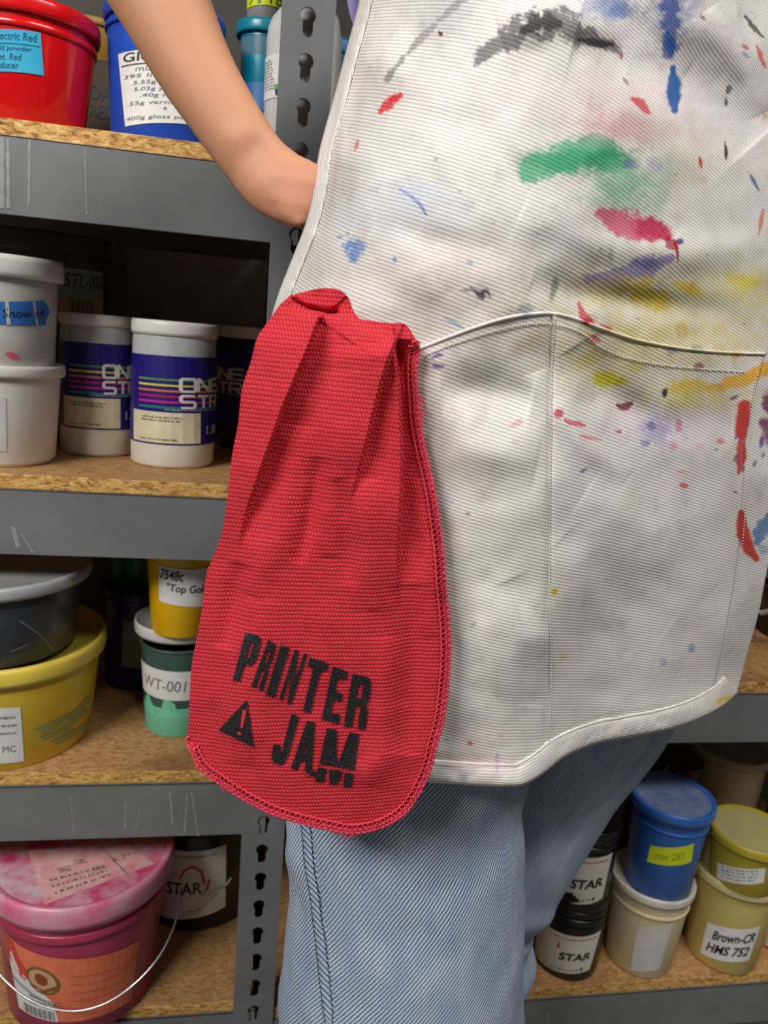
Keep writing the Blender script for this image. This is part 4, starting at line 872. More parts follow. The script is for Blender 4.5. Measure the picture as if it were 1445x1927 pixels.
# depth of the draped cloth at photo points (distance from the camera plane, metres)
AP = [(850, -420, .540), (960, -420, .520), (1080, -420, .515), (1200, -420, .525), (1310, -420, .550), (790, -250, .570), (900, -250, .515), (1080, -250, .497), (1250, -250, .515), (1400, -250, .575), (705, -90, .612), (760, -90, .560), (850, -90, .515), (1000, -90, .487), (1150, -90, .490), (1300, -90, .522), (1400, -90, .56), (1500, -90, .615),
      (652, 120, .605), (690, 120, .555), (780, 120, .508), (900, 120, .480), (1050, 120, .470), (1200, 120, .488), (1350, 120, .530), (1500, 120, .60),
      (600, 300, .592), (640, 300, .545), (740, 300, .493), (880, 300, .464), (1050, 300, .460), (1200, 300, .482), (1350, 300, .526), (1505, 300, .60),
      (560, 470, .578), (610, 470, .525), (700, 470, .482), (850, 470, .457), (1040, 470, .456), (1200, 470, .484), (1350, 470, .526), (1508, 470, .60),
      (512, 620, .572), (580, 620, .505), (680, 620, .473), (800, 620, .459), (950, 620, .455), (1050, 620, .459), (1200, 620, .490), (1350, 620, .530), (1508, 620, .605),
      (490, 900, .570), (600, 900, .500), (720, 900, .470), (850, 900, .459), (950, 900, .453), (1030, 900, .457), (1100, 900, .474), (1220, 900, .502), (1350, 900, .536), (1440, 900, .572), (1490, 900, .612),
      (500, 1200, .570), (620, 1200, .496), (740, 1200, .468), (850, 1200, .461), (950, 1200, .456), (1020, 1200, .461), (1080, 1200, .486), (1180, 1200, .510), (1300, 1200, .540), (1380, 1200, .578), (1425, 1200, .610),
      (560, 1440, .550), (650, 1462, .492), (740, 1466, .468), (815, 1466, .464), (900, 1473, .460), (985, 1472, .458), (1020, 1452, .476), (1060, 1420, .494), (1120, 1395, .512), (1250, 1370, .534), (1330, 1340, .562), (1388, 1300, .604)]
ap_rbf = RBF(AP, 300., 2e-3)
def bell(P, line, wd, h, fade=True):
    d, s_, fr = seg_dist(P, line); g = np.exp(-(d / wd) ** 2)
    if fade: g = g * np.sin(np.pi * np.clip(fr, .0, 1)) ** .5
    return h * g
def apron_Y(P):
    P = np.asarray(P, float); Y = ap_rbf(P)
    Y = Y + .0042 * vnoise(P, 190, 11, 3) + .0011 * vnoise(P, 60, 12, 2)
    for ln, wd_, h in (([(640, 150), (622, 260), (612, 360), (590, 440)], 15, .006), ([(665, 90), (648, 200), (636, 320), (618, 430)], 11, -.004),
                       ([(1085, 60), (1200, 90), (1330, 170), (1420, 270)], 60, .013), ([(940, 60), (1040, 30), (1160, 60), (1290, 140)], 38, -.006), ([(760, 60), (690, 200), (660, 320)], 26, -.004),
                       ([(1330, 20), (1390, 110), (1440, 210)], 30, -.007), ([(700, 420), (820, 455), (960, 470)], 30, .003), ([(980, 400), (1130, 460), (1300, 480), (1440, 450)], 34, -.005), ([(1000, 530), (1060, 548), (1130, 560), (1400, 590)], 26, .006)):
        Y = Y + bell(P, ln, wd_, h)
    return Y
m_b = lin((230, 227, 222))
def stain_cols(P):
    n = len(P); C = np.tile(np.array(m_b), (n, 1)); nz = vnoise(P, 16, 21, 3); nz2 = vnoise(P, 5, 22, 2); nz3 = vnoise(P, 45, 23, 3)
    def put(ix, mask, col): C[ix] = C[ix] * (1 - mask[:, None]) + np.array(lin(col)) * mask[:, None]
    def near_(x0, x1, y0, y1): return np.where((P[:, 0] > x0) & (P[:, 0] < x1) & (P[:, 1] > y0) & (P[:, 1] < y1))[0]
    def ell_(x, y, rx, ry, col, a=.9, rot=0, soft=.35, rag=.35):
        k_ = max(rx, ry) * 2.8; ix = near_(x - k_, x + k_, y - k_, y + k_); d = P[ix] - np.array([x, y]); t = math.radians(rot); c, s_ = math.cos(t), math.sin(t); q = np.sqrt(((d[:, 0] * c + d[:, 1] * s_) / rx) ** 2 + ((-d[:, 0] * s_ + d[:, 1] * c) / ry) ** 2) + rag * nz[ix] + rag * .5 * nz2[ix]
        put(ix, a * sstep(1 + soft, 1 - soft, q) * (1 - .3 * np.clip(nz2[ix], 0, 1)), col)
    def line_(pts, wd, col, a=.9, rag=.4, taper=True, soft=.3):
        pa = np.array(pts, float); k_ = wd * 3.2; ix = near_(pa[:, 0].min() - k_, pa[:, 0].max() + k_, pa[:, 1].min() - k_, pa[:, 1].max() + k_); d, _, fr = seg_dist(P[ix], pts); ww = wd * (np.clip(np.sin(np.pi * np.clip(fr, .0, 1)) ** .5, .5, 1) if taper else 1.0)
        put(ix, a * sstep(1 + soft, 1 - soft, d / ww + rag * nz[ix] + rag * .6 * nz2[ix]), col)
    def wash(x, y, rx, ry, col, a, rot=0): ell_(x, y, rx, ry, col, a, rot, .9, .5)
    W = wash; Ee = ell_; Ln = line_
    # broad faded washes first
    W(1310, 95, 130, 70, (186, 176, 184), .5, 25); W(1190, 215, 95, 55, (214, 178, 182), .5, 10); W(1290, 300, 90, 60, (226, 212, 186), .45); W(880, 500, 190, 60, (214, 200, 190), .45)
    W(1300, 560, 230, 70, (206, 198, 142), .65); W(760, 560, 120, 60, (220, 206, 202), .45); W(740, 400, 120, 60, (206, 208, 220), .4); W(1080, 440, 120, 80, (214, 208, 208), .4); W(1380, 200, 70, 110, (204, 196, 200), .45); W(960, 640, 90, 40, (214, 204, 196), .4)
    W(1000, 180, 220, 60, (226, 218, 220), .5); W(1230, 640, 220, 34, (228, 212, 148), .6); W(1200, 700, 150, 50, (214, 204, 150), .55); W(1250, 800, 150, 60, (222, 204, 210), .5); W(870, 730, 90, 60, (222, 214, 206), .4)
    W(900, 1000, 130, 120, (232, 226, 214), .4); W(1240, 1000, 150, 160, (224, 218, 218), .4); W(1110, 900, 60, 90, (226, 218, 216), .4); W(860, 1380, 60, 60, (226, 216, 214), .4)
    # upper bib
    Ln([(902, 112), (935, 84), (975, 58), (1015, 44), (1050, 42), (1085, 62), (1115, 76), (1152, 86)], 24, (96, 88, 94), .78, .75); Ln([(985, 55), (1020, 40), (1050, 46)], 17, (52, 48, 54), .75, .6); Ln([(1090, 74), (1120, 82), (1152, 84)], 8, (56, 54, 60), .85, .5)
    Ln([(728, 150), (770, 95), (815, 50), (860, 5), (900, -20)], 5.5, (110, 104, 108), .65, 1.0, False, .5); W(840, 40, 50, 40, (190, 186, 190), .5, -40)
    W(1268, 20, 36, 60, (118, 126, 172), .75); Ln([(1256, -20), (1262, 20), (1262, 70), (1258, 100)], 15, (58, 84, 150), .8, .5, False); Ln([(1256, 62), (1262, 88), (1263, 104)], 10, (48, 90, 160), .9); Ln([(1266, 128), (1268, 165), (1270, 208)], 13, (46, 96, 166), .97, .3)
    W(1150, 12, 40, 26, (112, 138, 186), .8); Ee(1168, 18, 16, 14, (86, 118, 178), .6)
    Ln([(716, 208), (735, 190), (752, 180)], 11, (222, 62, 58), .92, .5); Ee(742, 186, 12, 8, (226, 54, 52), .9, -20); Ln([(668, 282), (674, 264)], 4, (222, 120, 112), .8); Ln([(826, 60), (832, 66)], 4, (90, 20, 40), .95)
    Ln([(1190, 186), (1205, 196), (1220, 212)], 8, (206, 78, 92), .9, .5); W(1160, 235, 60, 26, (212, 150, 154), .55, 10)
    Ln([(998, 318), (1040, 300), (1090, 288), (1140, 290)], 27, (96, 182, 140), .9, .35, False); Ee(1085, 305, 78, 22, (74, 172, 126), .9, -3, .3, .4); Ee(1150, 306, 40, 27, (28, 148, 94), .95, 0, .5, .35); W(1175, 352, 62, 46, (126, 186, 154), .8); Ln([(1090, 268), (1130, 258), (1150, 268)], 11, (140, 176, 150), .7); Ee(1186, 308, 14, 9, (96, 92, 152), .6)
    W(1245, 312, 36, 26, (180, 200, 186), .6); W(1230, 310, 14, 12, (176, 160, 196), .6)
    Ln([(1128, 400), (1160, 418), (1205, 430), (1250, 440)], 25, (206, 88, 118), .88, .45); Ee(1225, 428, 40, 19, (190, 44, 84), .85, 22, .5, .4); Ln([(1255, 450), (1268, 468)], 10, (170, 30, 62), .8)
    Ln([(1268, 450), (1274, 470), (1275, 492)], 3.4, (168, 30, 32), .95, .3); Ee(1280, 454, 6, 5, (70, 50, 130), .9)
    Ln([(752, 356), (772, 368), (790, 384), (802, 404)], 3.6, (50, 104, 182), .95, .3); W(780, 365, 50, 26, (198, 208, 224), .6)
    Ee(667, 470, 17, 22, (96, 140, 204), .85, 0, .5, .7); Ee(640, 446, 6, 4, (110, 150, 206), .8); Ee(742, 488, 4, 4, (90, 130, 200), .8); Ee(655, 440, 4, 4, (130, 160, 210), .7); Ee(885, 495, 7, 4, (120, 150, 196), .6, 30)
    Ln([(1105, 525), (1160, 520), (1215, 505), (1265, 485)], 19, (134, 120, 184), .78, .6); Ee(1215, 492, 18, 14, (112, 108, 170), .7); Ln([(1105, 522), (1135, 520)], 10, (150, 140, 186), .5)
    Ee(1215, 556, 42, 26, (214, 184, 32), .92, 22, .4, .5); Ee(1225, 552, 10, 12, (150, 140, 40), .5); W(1180, 545, 70, 26, (214, 192, 110), .7, 8); Ee(1292, 541, 28, 11, (218, 186, 44), .85, 22); Ee(1402, 531, 26, 13, (230, 204, 34), .95, 8); W(1400, 535, 45, 24, (222, 208, 120), .7); Ee(1282, 622, 10, 18, (206, 170, 70), .6)
    Ln([(885, 540), (900, 552), (915, 548), (922, 556)], 5, (70, 68, 74), .8, .9); Ee(906, 556, 11, 6, (58, 56, 62), .85, -15, .3, .7); Ln([(868, 545), (884, 547)], 3, (90, 88, 92), .7, .7)
    Ee(1043, 540, 7, 22, (110, 114, 122), .7, 8); Ee(985, 585, 22, 11, (150, 156, 162), .7, 0); Ln([(838, 598), (862, 612), (880, 626)], 3.5, (140, 164, 204), .7); Ee(1150, 480, 5, 12, (140, 140, 140), .5)
    Ln([(1364, 268), (1366, 285), (1366, 300)], 3.4, (40, 40, 46), .95, .3); Ee(1371, 169, 6, 9, (60, 60, 66), .8, 20); Ee(1366, 192, 3, 8, (50, 50, 56), .85); Ln([(1317, 296), (1319, 316)], 3, (190, 52, 44), .9); Ln([(1412, 330), (1420, 345), (1428, 358)], 4, (90, 112, 158), .85); Ln([(1436, 395), (1428, 440)], 4, (216, 116, 86), .8); Ee(1272, 329, 5, 4, (220, 170, 60), .8)
    Ln([(1402, 30), (1418, 52), (1436, 70)], 4.5, (72, 62, 62), .85, .6); Ln([(1424, 88), (1432, 108), (1440, 126)], 5.5, (206, 90, 90), .85, .5); Ln([(1398, 86), (1408, 92)], 3.5, (200, 90, 90), .8); Ln([(1395, 98), (1410, 108)], 4, (120, 140, 180), .7); Ln([(1318, 30), (1328, 38)], 3, (90, 80, 80), .7); Ee(1360, 50, 8, 4, (210, 190, 196), .6); Ln([(1168, 95), (1170, 112)], 3, (150, 60, 90), .8); Ln([(1172, 146), (1182, 160)], 3, (120, 100, 110), .7); Ee(1440, 218, 6, 6, (200, 180, 110), .7)
    Ln([(1088, 572), (1096, 592), (1114, 606)], 9, (212, 70, 88), .85, .6); Ee(1106, 604, 9, 6, (180, 38, 70), .8); Ln([(1108, 634), (1128, 642)], 7, (216, 92, 92), .8, .6); Ln([(1128, 612), (1150, 620)], 4, (214, 84, 88), .8, .6)
    for x, y in ((820, 300), (700, 620), (1010, 440), (930, 420), (1130, 470), (865, 360), (1200, 600), (1330, 480), (1400, 610)): Ee(x, y, 4, 3, (150, 146, 150), .6)
    # pocket
    Ee(824, 669, 14, 5, (118, 84, 156), .9, -15, .3, .6); Ee(824, 689, 10, 4, (128, 96, 164), .85, 0, .3, .6); W(890, 668, 40, 20, (196, 192, 188), .6)
    Ee(1150, 714, 34, 15, (208, 196, 20), .95, 5, .4, .4); W(1105, 678, 26, 14, (222, 210, 120), .7); Ee(1190, 690, 20, 9, (212, 196, 90), .6); Ee(1300, 728, 42, 16, (226, 190, 44), .9, -6, .4, .4); Ee(1350, 730, 24, 9, (210, 150, 30), .9, -8); Ln([(1370, 722), (1398, 716), (1428, 700), (1446, 690)], 13, (240, 178, 44), .92, .3, False); W(1285, 752, 50, 16, (220, 208, 100), .8); W(1350, 745, 80, 22, (222, 206, 140), .6)
    Ee(1251, 740, 5, 9, (44, 46, 70), .95, 10); Ln([(1160, 762), (1175, 766), (1188, 760)], 6, (134, 36, 80), .9, .6); Ee(1052, 778, 9, 8, (206, 70, 96), .9); Ln([(1062, 790), (1080, 797), (1100, 800)], 6, (212, 92, 112), .85, .7); Ln([(1090, 820), (1132, 828)], 3, (216, 120, 128), .7); Ee(1165, 812, 8, 4, (204, 80, 104), .8); Ee(1225, 802, 8, 7, (44, 40, 96), .95); W(1235, 812, 36, 24, (160, 150, 196), .7); Ee(1277, 800, 7, 11, (206, 110, 140), .7); Ee(1268, 840, 9, 9, (220, 150, 170), .7); Ee(1213, 834, 9, 6, (150, 130, 190), .7); Ee(1315, 690, 9, 7, (170, 84, 100), .8); Ee(1382, 748, 12, 4, (130, 70, 130), .85, -30); Ee(1310, 658, 12, 8, (130, 168, 150), .6); Ee(1265, 660, 9, 8, (170, 164, 190), .6); Ee(1385, 668, 8, 6, (230, 170, 70), .8)
    Ee(975, 796, 13, 6, (220, 150, 156), .6, -20); Ee(970, 832, 8, 4, (226, 190, 176), .6); Ln([(1092, 888), (1104, 882)], 3, (84, 96, 160), .85); Ee(1287, 913, 8, 5, (210, 96, 104), .85); Ee(1283, 888, 9, 3, (220, 150, 156), .6); Ee(1356, 830, 8, 6, (220, 110, 128), .85); Ee(1348, 846, 4, 2, (90, 40, 50), .8); Ee(1318, 840, 8, 10, (224, 184, 190), .6); Ln([(1380, 925), (1388, 928)], 2.5, (160, 60, 70), .8); Ee(880, 967, 4, 3, (150, 50, 60), .8); Ee(845, 942, 9, 7, (196, 204, 218), .6)
    Ln([(1400, 765), (1396, 800), (1394, 815)], 12, (212, 58, 48), .96, .2, False); Ln([(1394, 815), (1396, 850), (1390, 890)], 9, (210, 70, 62), .92, .25); Ln([(1394, 965), (1398, 1005), (1410, 1035), (1424, 1052)], 13, (210, 62, 52), .95, .25); Ln([(1446, 970), (1436, 990), (1424, 1020)], 14, (96, 140, 190), .9, .4); Ee(1436, 1035, 10, 10, (150, 176, 206), .7)
    Ee(1446, 756, 13, 22, (132, 58, 100), .95, 0, .3, .3); Ee(1446, 810, 14, 30, (138, 64, 106), .95, 0, .3, .4); Ee(1436, 795, 8, 8, (138, 70, 112), .9)
    for x, y in ((1385, 822), (1384, 862), (1432, 838), (1436, 856), (1420, 872), (1398, 884), (1432, 830)): Ee(x, y, 3.5, 7, (104, 92, 156), .8, 20)
    Ee(1044, 1114, 6, 6, (220, 190, 40), .95); Ee(1060, 1237, 8, 7, (226, 210, 140), .8); Ee(890, 1177, 8, 5, (130, 180, 150), .7, -30, .3, .8); Ee(1302, 1218, 7, 9, (140, 166, 204), .8, 20); Ee(1248, 1246, 6, 7, (180, 186, 214), .7); Ln([(880, 1396), (888, 1400)], 4, (206, 96, 130), .85); Ee(942, 1384, 12, 4, (226, 190, 200), .7, 20, .3, .8); Ln([(936, 1418), (934, 1450)], 4, (184, 164, 214), .8); W(905, 1440, 50, 14, (224, 200, 204), .6); Ee(840, 1392, 5, 4, (160, 190, 170), .7); Ee(1360, 1316, 16, 6, (226, 200, 70), .85, -15); Ee(870, 1455, 9, 12, (196, 192, 186), .6); Ln([(1100, 1390), (1116, 1372)], 3, (160, 170, 210), .5)
    return np.c_[np.clip(C, 0, 1), np.ones(n)]
A_T = [(850, -420), (960, -425), (1080, -428), (1200, -425), (1310, -420)]
A_L = [(850, -420), (822, -330), (775, -210), (703, -90), (676, 20), (652, 110), (628, 200), (604, 290), (596, 350), (580, 420), (553, 490), (526, 560), (508, 630), (494, 760), (490, 900), (498, 1100), (512, 1250), (540, 1380), (560, 1440)]
A_R = [(1310, -420), (1350, -320), (1420, -200), (1502, -90), (1506, 100), (1508, 300), (1508, 600), (1496, 780), (1478, 900), (1456, 1010), (1440, 1090), (1426, 1160), (1406, 1230), (1388, 1300)]
A_B = [(560, 1440), (650, 1462), (740, 1466), (815, 1467), (900, 1473), (960, 1475), (985, 1472), (1020, 1452), (1060, 1421), (1120, 1395), (1180, 1383), (1250, 1370), (1300, 1355), (1340, 1337), (1370, 1318), (1388, 1300)]
def cloth(name, P, Y, nu, nv, mat, parent, thick, lab=None):
    W = at_many(P, Y); o = mesh_obj(name, W - person0, grid_faces(nu, nv).tolist(), mat, parent, uv=arc_uv(W, nu, nv), col=stain_cols(P))
    md = o.modifiers.new('thickness', 'SOLIDIFY'); md.thickness = thick; md.offset = 1
    if lab: o['label'] = lab
    return o
NU, NV = 400, 700
PA = coons(A_T, A_B, A_L, A_R, NU, NV)
apron = cloth('apron', PA, apron_Y(PA), NU, NV, m_apron, person, .0008, 'white cotton twill apron covered in paint stains')
# waist and neck ties are out of view; the patch pocket is sewn on with a centre seam
K_T = [(770, 664), (800, 652), (850, 632), (900, 614), (950, 599), (1000, 591), (1042, 590), (1080, 599), (1140, 621), (1200, 640), (1280, 655), (1360, 663), (1440, 666)]
K_L = [(770, 664), (760, 800), (752, 1000), (745, 1200), (742, 1350), (742, 1452)]
K_R = [(1440, 666), (1420, 740), (1402, 830), (1396, 950), (1386, 1060), (1366, 1180), (1344, 1290), (1336, 1330)]
K_B = [(742, 1452), (815, 1454), (900, 1460), (960, 1461), (985, 1458), (1020, 1439), (1060, 1408), (1120, 1382), (1180, 1370), (1250, 1358), (1300, 1344), (1336, 1330)]
NK, NL = 300, 340
PK = coons(K_T, K_B, K_L, K_R, NK, NL)
def pocket_Y(P):
    u = np.tile(np.linspace(0, 1, NK), NL); v = np.repeat(np.linspace(0, 1, NL), NK)
    x = P[:, 0]; seam = 1037 - (P[:, 1] - 590) * .012
    open_ = np.exp(-v / .30); lft = np.clip((seam - x) / 260, 0, 1); rgt = np.clip((x - seam) / 370, 0, 1)
    g = .0016 + open_ * (.010 * np.sin(np.pi * np.clip(lft, 0, 1)) ** .8 + .013 * np.sin(np.pi * np.clip(rgt, 0, 1)) ** .8) + .0035 * np.exp(-((x - seam) / 60) ** 2) * open_
    g = g + .003 * np.sin(np.pi * lft) * np.exp(-((v - .45) / .3) ** 2) + .004 * np.sin(np.pi * rgt) * np.exp(-((v - .5) / .3) ** 2)
    g = g - .0016 * np.exp(-((x - seam) / 5) ** 2)
    g = g * np.clip((1 - v) / .05, .35, 1)
    for ln, wd_, h in (([(1010, 700), (1030, 760), (1090, 830), (1180, 900)], 26, .003), ([(1085, 650), (1140, 740), (1240, 800), (1380, 800)], 36, -.006), ([(830, 740), (900, 735), (1000, 755)], 34, -.006), ([(850, 830), (920, 850), (1010, 870)], 40, .004), ([(1100, 930), (1220, 1010), (1330, 1120)], 40, .0035), ([(1060, 1010), (1160, 1110), (1260, 1180)], 34, -.003), ([(960, 1090), (1010, 1200), (1000, 1330)], 26, -.004)):
        g = g + bell(P, ln, wd_, h)
    return apron_Y(P) - np.maximum(g, .0006)
YK_ = pocket_Y(PK)
pocket = cloth('pocket', PK, YK_, NK, NL, m_apron, apron, .0007, 'wide patch pocket with a centre seam')
kt = poly_at(K_T, np.linspace(0, 1, 120)); Wk = at_many(kt, YK_[:NK][np.round(np.linspace(0, NK - 1, 120)).astype(int)]) - np.array([0, .0002, 0])
vk, fk = tube_verts(Wk - person0, .0011, 8); mesh_obj('pocket_edge', vk, fk, m_apron, pocket, uv=np.repeat(np.stack([np.linspace(0, .3, 120), Wk[:, 2]], 1), 8, 0) * np.array([0, 0]), col=np.repeat(stain_cols(kt), 8, 0))['label'] = 'folded top edge of the pocket'
m_hemth = plastic('off_white_thread', (226, 221, 212), .8); m_seamth = plastic('grey_seam_thread', (204, 198, 190), .8)
def on_pocket(px, py):
    i = np.argmin((PK[:, 0] - px) ** 2 + (PK[:, 1] - py) ** 2); return at(px, py, YK_[i])
def stitch_line(pts, fn, mat, parent, n=90, rad=.0004, dash=.62, off=.0008):
    C_ = poly_at(pts, np.linspace(0, 1, n * 3)); vv = []
    for k in range(n):
        seg_ = C_[3 * k:3 * k + 3]; W = np.array([fn(*p) for p in seg_]); W[:, 1] -= off; e = W[0] + (W[-1] - W[0]) * dash * 1.4; vv.append(tube_verts([W[0], (W[0] + e) / 2 - np.array([0, .0003, 0]), e], rad, 5))
    V, Fc = merge(vv); o = mesh_obj('stitching', V - person0, Fc, mat, parent); o['kind'] = 'stuff'; return o
stitch_line([(1043, 600), (1038, 700), (1036, 850), (1034, 1000), (1034, 1150), (1036, 1300), (1030, 1415)], on_pocket, m_seamth, pocket, 150)
stitch_line([(800, 668), (850, 648), (950, 617), (1010, 608), (1050, 612), (1090, 624), (1140, 658), (1200, 678), (1280, 690), (1400, 700)], on_pocket, m_hemth, pocket, 110)
stitch_line([(1424, 700), (1410, 790), (1404, 900), (1396, 1020), (1378, 1130), (1352, 1270)], on_pocket, m_seamth, pocket, 100)
# hem band and side binding: folded cloth strips
def strip(name, outer, inner, n, mat, lift, lab):
    t = np.linspace(0, 1, n); o_, i_ = poly_at(outer, t), poly_at(inner, t); m_ = 9
    P = np.concatenate([o_ + (i_ - o_) * k / (m_ - 1) for k in range(m_)]).reshape(m_, n, 2).transpose(1, 0, 2).reshape(-1, 2)
    k = np.tile(np.linspace(0, 1, m_), n); prof = np.sin(np.pi * np.clip(k * .92 + .08, 0, 1)) ** .4
    Y = apron_Y(P) - lift * prof - .0012 * vnoise(P, 22, 31, 2) * prof - np.where(k == 0, -.001, 0)
    W = at_many(P, Y); o = mesh_obj(name, W - person0, grid_faces(m_, n).tolist(), mat, apron, uv=arc_uv(W, m_, n)[:, ::-1] * np.array([1, 1]), col=stain_cols(P)); o['label'] = lab
    o.modifiers.new('thickness', 'SOLIDIFY').thickness = .0012; return o
def shift(c, d): 
    c = np.asarray(c, float); T = np.gradient(c, axis=0); T /= np.linalg.norm(T, axis=1)[:, None]; return c + np.stack([T[:, 1], -T[:, 0]], 1) * d
strip('hem_band', np.array(A_B) + np.array([0, 3]), shift(A_B, 38), 420, m_apron, .0042, 'folded and stitched bottom hem')
LB = A_L[:14]; strip('side_binding', np.array(LB) - np.array([2, 0]), np.array(LB) + np.array([[20, 3]]), 330, m_apron, .004, 'folded side edge')
stitch_line(shift(A_B, 36)[3:], lambda x, y: at(x, y, float(apron_Y(np.array([[x, y]]))[0]) - .0042), m_hemth, apron, 150, .0005)

for px, s_ in ((858, -1), (1302, 1)):                     # neck straps, above the frame
    a_ = at(px, -412, .535 if s_ < 0 else .545); b__ = bc(.05 * s_, .02, 1.552); mid_ = (a_ + b__) / 2 + np.array([0, -.015, .02]); c_ = bc(.03 * s_, -.07, 1.56)
    q = poly5(np.array([(*a_, 0, 0), (*mid_, 0, 0), (*b__, 0, 0), (*c_, 0, 0)]), 20)[:, :3]; V, Fc = ring_tube([(p, ax * .011, np.array([0, 0, 0]) + fr_ * .0015) for p in q], 10); mesh_obj('neck_strap', V - person0, Fc, m_shirtw, apron)
# loose side of the shirt showing behind the apron edge
PS = coons([(690, -330), (760, -330), (840, -330)], [(667, 57), (670, 60), (676, 60)], [(690, -330), (664, -200), (650, -90), (652, -20), (657, 20), (667, 57)], [(840, -330), (800, -200), (760, -80), (712, 10), (676, 60)], 20, 60)
W = at_many(PS, .636 + .003 * np.cos(PS[:, 0] * .09) - .00004 * (PS[:, 0] - 660)); o = mesh_obj('shirt_side', W - person0, grid_faces(20, 60).tolist(), m_shirt, person); o.modifiers.new('thickness', 'SOLIDIFY').thickness = .001; o['label'] = 'lavender shirt edge'

# ================================================================== TOWEL
T_T = [(519, 584), (531, 569), (549, 556), (572, 549), (609, 542), (639, 546), (656, 561), (665, 584), (676, 599), (704, 604), (732, 608), (762, 610), (781, 636)]
T_L = [(519, 584), (501, 610), (484, 636), (471, 684), (456, 729), (448, 797), (438, 849), (430, 916), (424, 968), (413, 1017), (396, 1060), (389, 1077), (379, 1152), (370, 1201), (361, 1249), (357, 1302), (355, 1358), (352, 1395)]
T_R = [(781, 636), (787, 658), (783, 692), (785, 744), (790, 800), (801, 856), (815, 916), (826, 983), (833, 1040), (837, 1096), (844, 1171), (846, 1234), (841, 1302), (833, 1358), (822, 1399), (811, 1444), (792, 1488)]
T_B = [(352, 1395), (362, 1421), (377, 1447), (411, 1473), (456, 1503), (508, 1530), (564, 1548), (620, 1561), (661, 1568), (706, 1561), (744, 1544), (770, 1522), (792, 1488)]
def step(P, line, h, wl, wr, rec, f0=0., f1=1., sharp=5):
    """a pleat: cloth left of the line stands proud by h, drops sharply, then recovers over rec px"""
    d, s_, fr = seg_dist(P, line); sd = d * s_; a = np.clip(np.minimum((fr - f0) / .08 + .25, (f1 - fr) / .45), 0, 1); a = a * a * (3 - 2 * a)
    left = np.exp(-np.clip(-sd, 0, None) / wl); right = -wr * np.exp(-np.clip(sd, 0, None) / rec)
    k = sstep(-sharp, sharp, sd); return h * a * (left * (1 - k) + right * k)
def towel_Y(P):
    P = np.asarray(P, float); x, y = P[:, 0], P[:, 1]
    xm = np.interp(y, [540, 700, 900, 1100, 1300, 1570], [640, 620, 620, 610, 600, 590])
    Y = .433 + .000000135 * np.clip(x - xm, -400, 400) ** 2 * 1.3 - .006 * sstep(700, 1300, y) + .010 * sstep(660, 560, y)
    Y = Y - step(P, [(616, 588), (600, 602), (583, 650), (562, 700), (535, 765), (508, 840), (482, 915), (466, 962), (455, 1010), (450, 1060)], .0125, 75, .55, 38)
    Y = Y - step(P, [(750, 632), (738, 660), (718, 720), (703, 780), (692, 830), (676, 890), (655, 960)], .0100, 90, .5, 40)
    Y = Y - step(P, [(742, 640), (748, 700), (754, 780), (757, 860), (755, 940), (752, 1010), (750, 1080), (752, 1150)], .0140, 60, .75, 60, sharp=4)
    Y = Y + .011 * sstep(-6, 4, -np.where(True, (y - np.interp(x, [540, 556, 585, 625, 665, 700], [560, 570, 585, 592, 597, 560])), 0)) * sstep(700, 668, x)
    Y = Y + bell(P, [(545, 566), (575, 580), (610, 588), (640, 590)], 7, .010)
    for ln, wd_, h in (([(600, 860), (590, 930), (583, 980), (560, 1060)], 16, .0040), ([(560, 800), (545, 900), (520, 1020), (470, 1120)], 34, -.004), ([(455, 1060), (440, 1120), (420, 1220)], 22, .004), ([(640, 700), (640, 850), (625, 1050)], 40, -.004), ([(690, 900), (690, 1000), (700, 1150)], 30, -.0035), ([(640, 900), (650, 1000), (655, 1100)], 18, .003), ([(790, 900), (808, 1050), (812, 1200)], 18, -.003), ([(770, 1100), (775, 1250), (760, 1420)], 34, .005), ([(500, 1130), (480, 1300), (460, 1440)], 40, -.003), ([(730, 1200), (735, 1330), (700, 1480)], 28, -.003), ([(620, 1440), (690, 1460), (760, 1400)], 30, -.003)):
        Y = Y + bell(P, ln, wd_, h)
    return Y + .0010 * vnoise(P, 70, 41, 3)
def knit():
    m, nt, b = newmat('red_cotton_knit'); uv = coords(nt, 'UV'); sx = nt.nodes.new('ShaderNodeSeparateXYZ'); nt.links.new(uv, sx.inputs[0]); U, V_ = S(nt, sx.outputs[0]), S(nt, sx.outputs[1])
    wob = noise(nt, 25, 2, .5, uv) * .0020; wob2 = noise(nt, 300, 2, .6, uv) * .0009
    v = (V_ + wob + wob2) / .0026; row = v.floor(); fv = v - row
    u = (U + wob2 * 1.5 + row * .00095) / .0019; fu = u - u.floor()
    g = (fv * math.pi).sin().pw(.42) * ((fu + fv * .45 - (fu + fv * .45).floor()) * math.pi).sin().pw(.55)
    g = g * (noise(nt, 700, 2, .6, uv) * .5 + .75); big = noise(nt, 12, 4, .6, uv)
    c = mix(nt, ramp_s(nt, g, .12, .75), lin4((168, 35, 48)), lin4((218, 60, 70)))
    c = mix(nt, ramp_s(nt, big, .4, .75) * .35, c, lin4((222, 66, 76)))
    nt.links.new(c, b.inputs['Base Color']); b.inputs['Roughness'].default_value = .9; b.inputs['Specular IOR Level'].default_value = .12
    bump(nt, b, g, .7, .0011); return m
m_knit = knit(); m_thread = plastic('pink_red_thread', (232, 70, 92), .8, (214, 56, 78), scale=200)
NTU, NTV = 300, 480
PT = coons(T_T, T_B, T_L, T_R, NTU, NTV); YT_ = towel_Y(PT); WT = at_many(PT, YT_)
tw0 = at(640, 600, .45)
towel = empty('shop_towel', tw0, 'red knit towel printed PRINTER JAM hanging from the apron', 'towel')
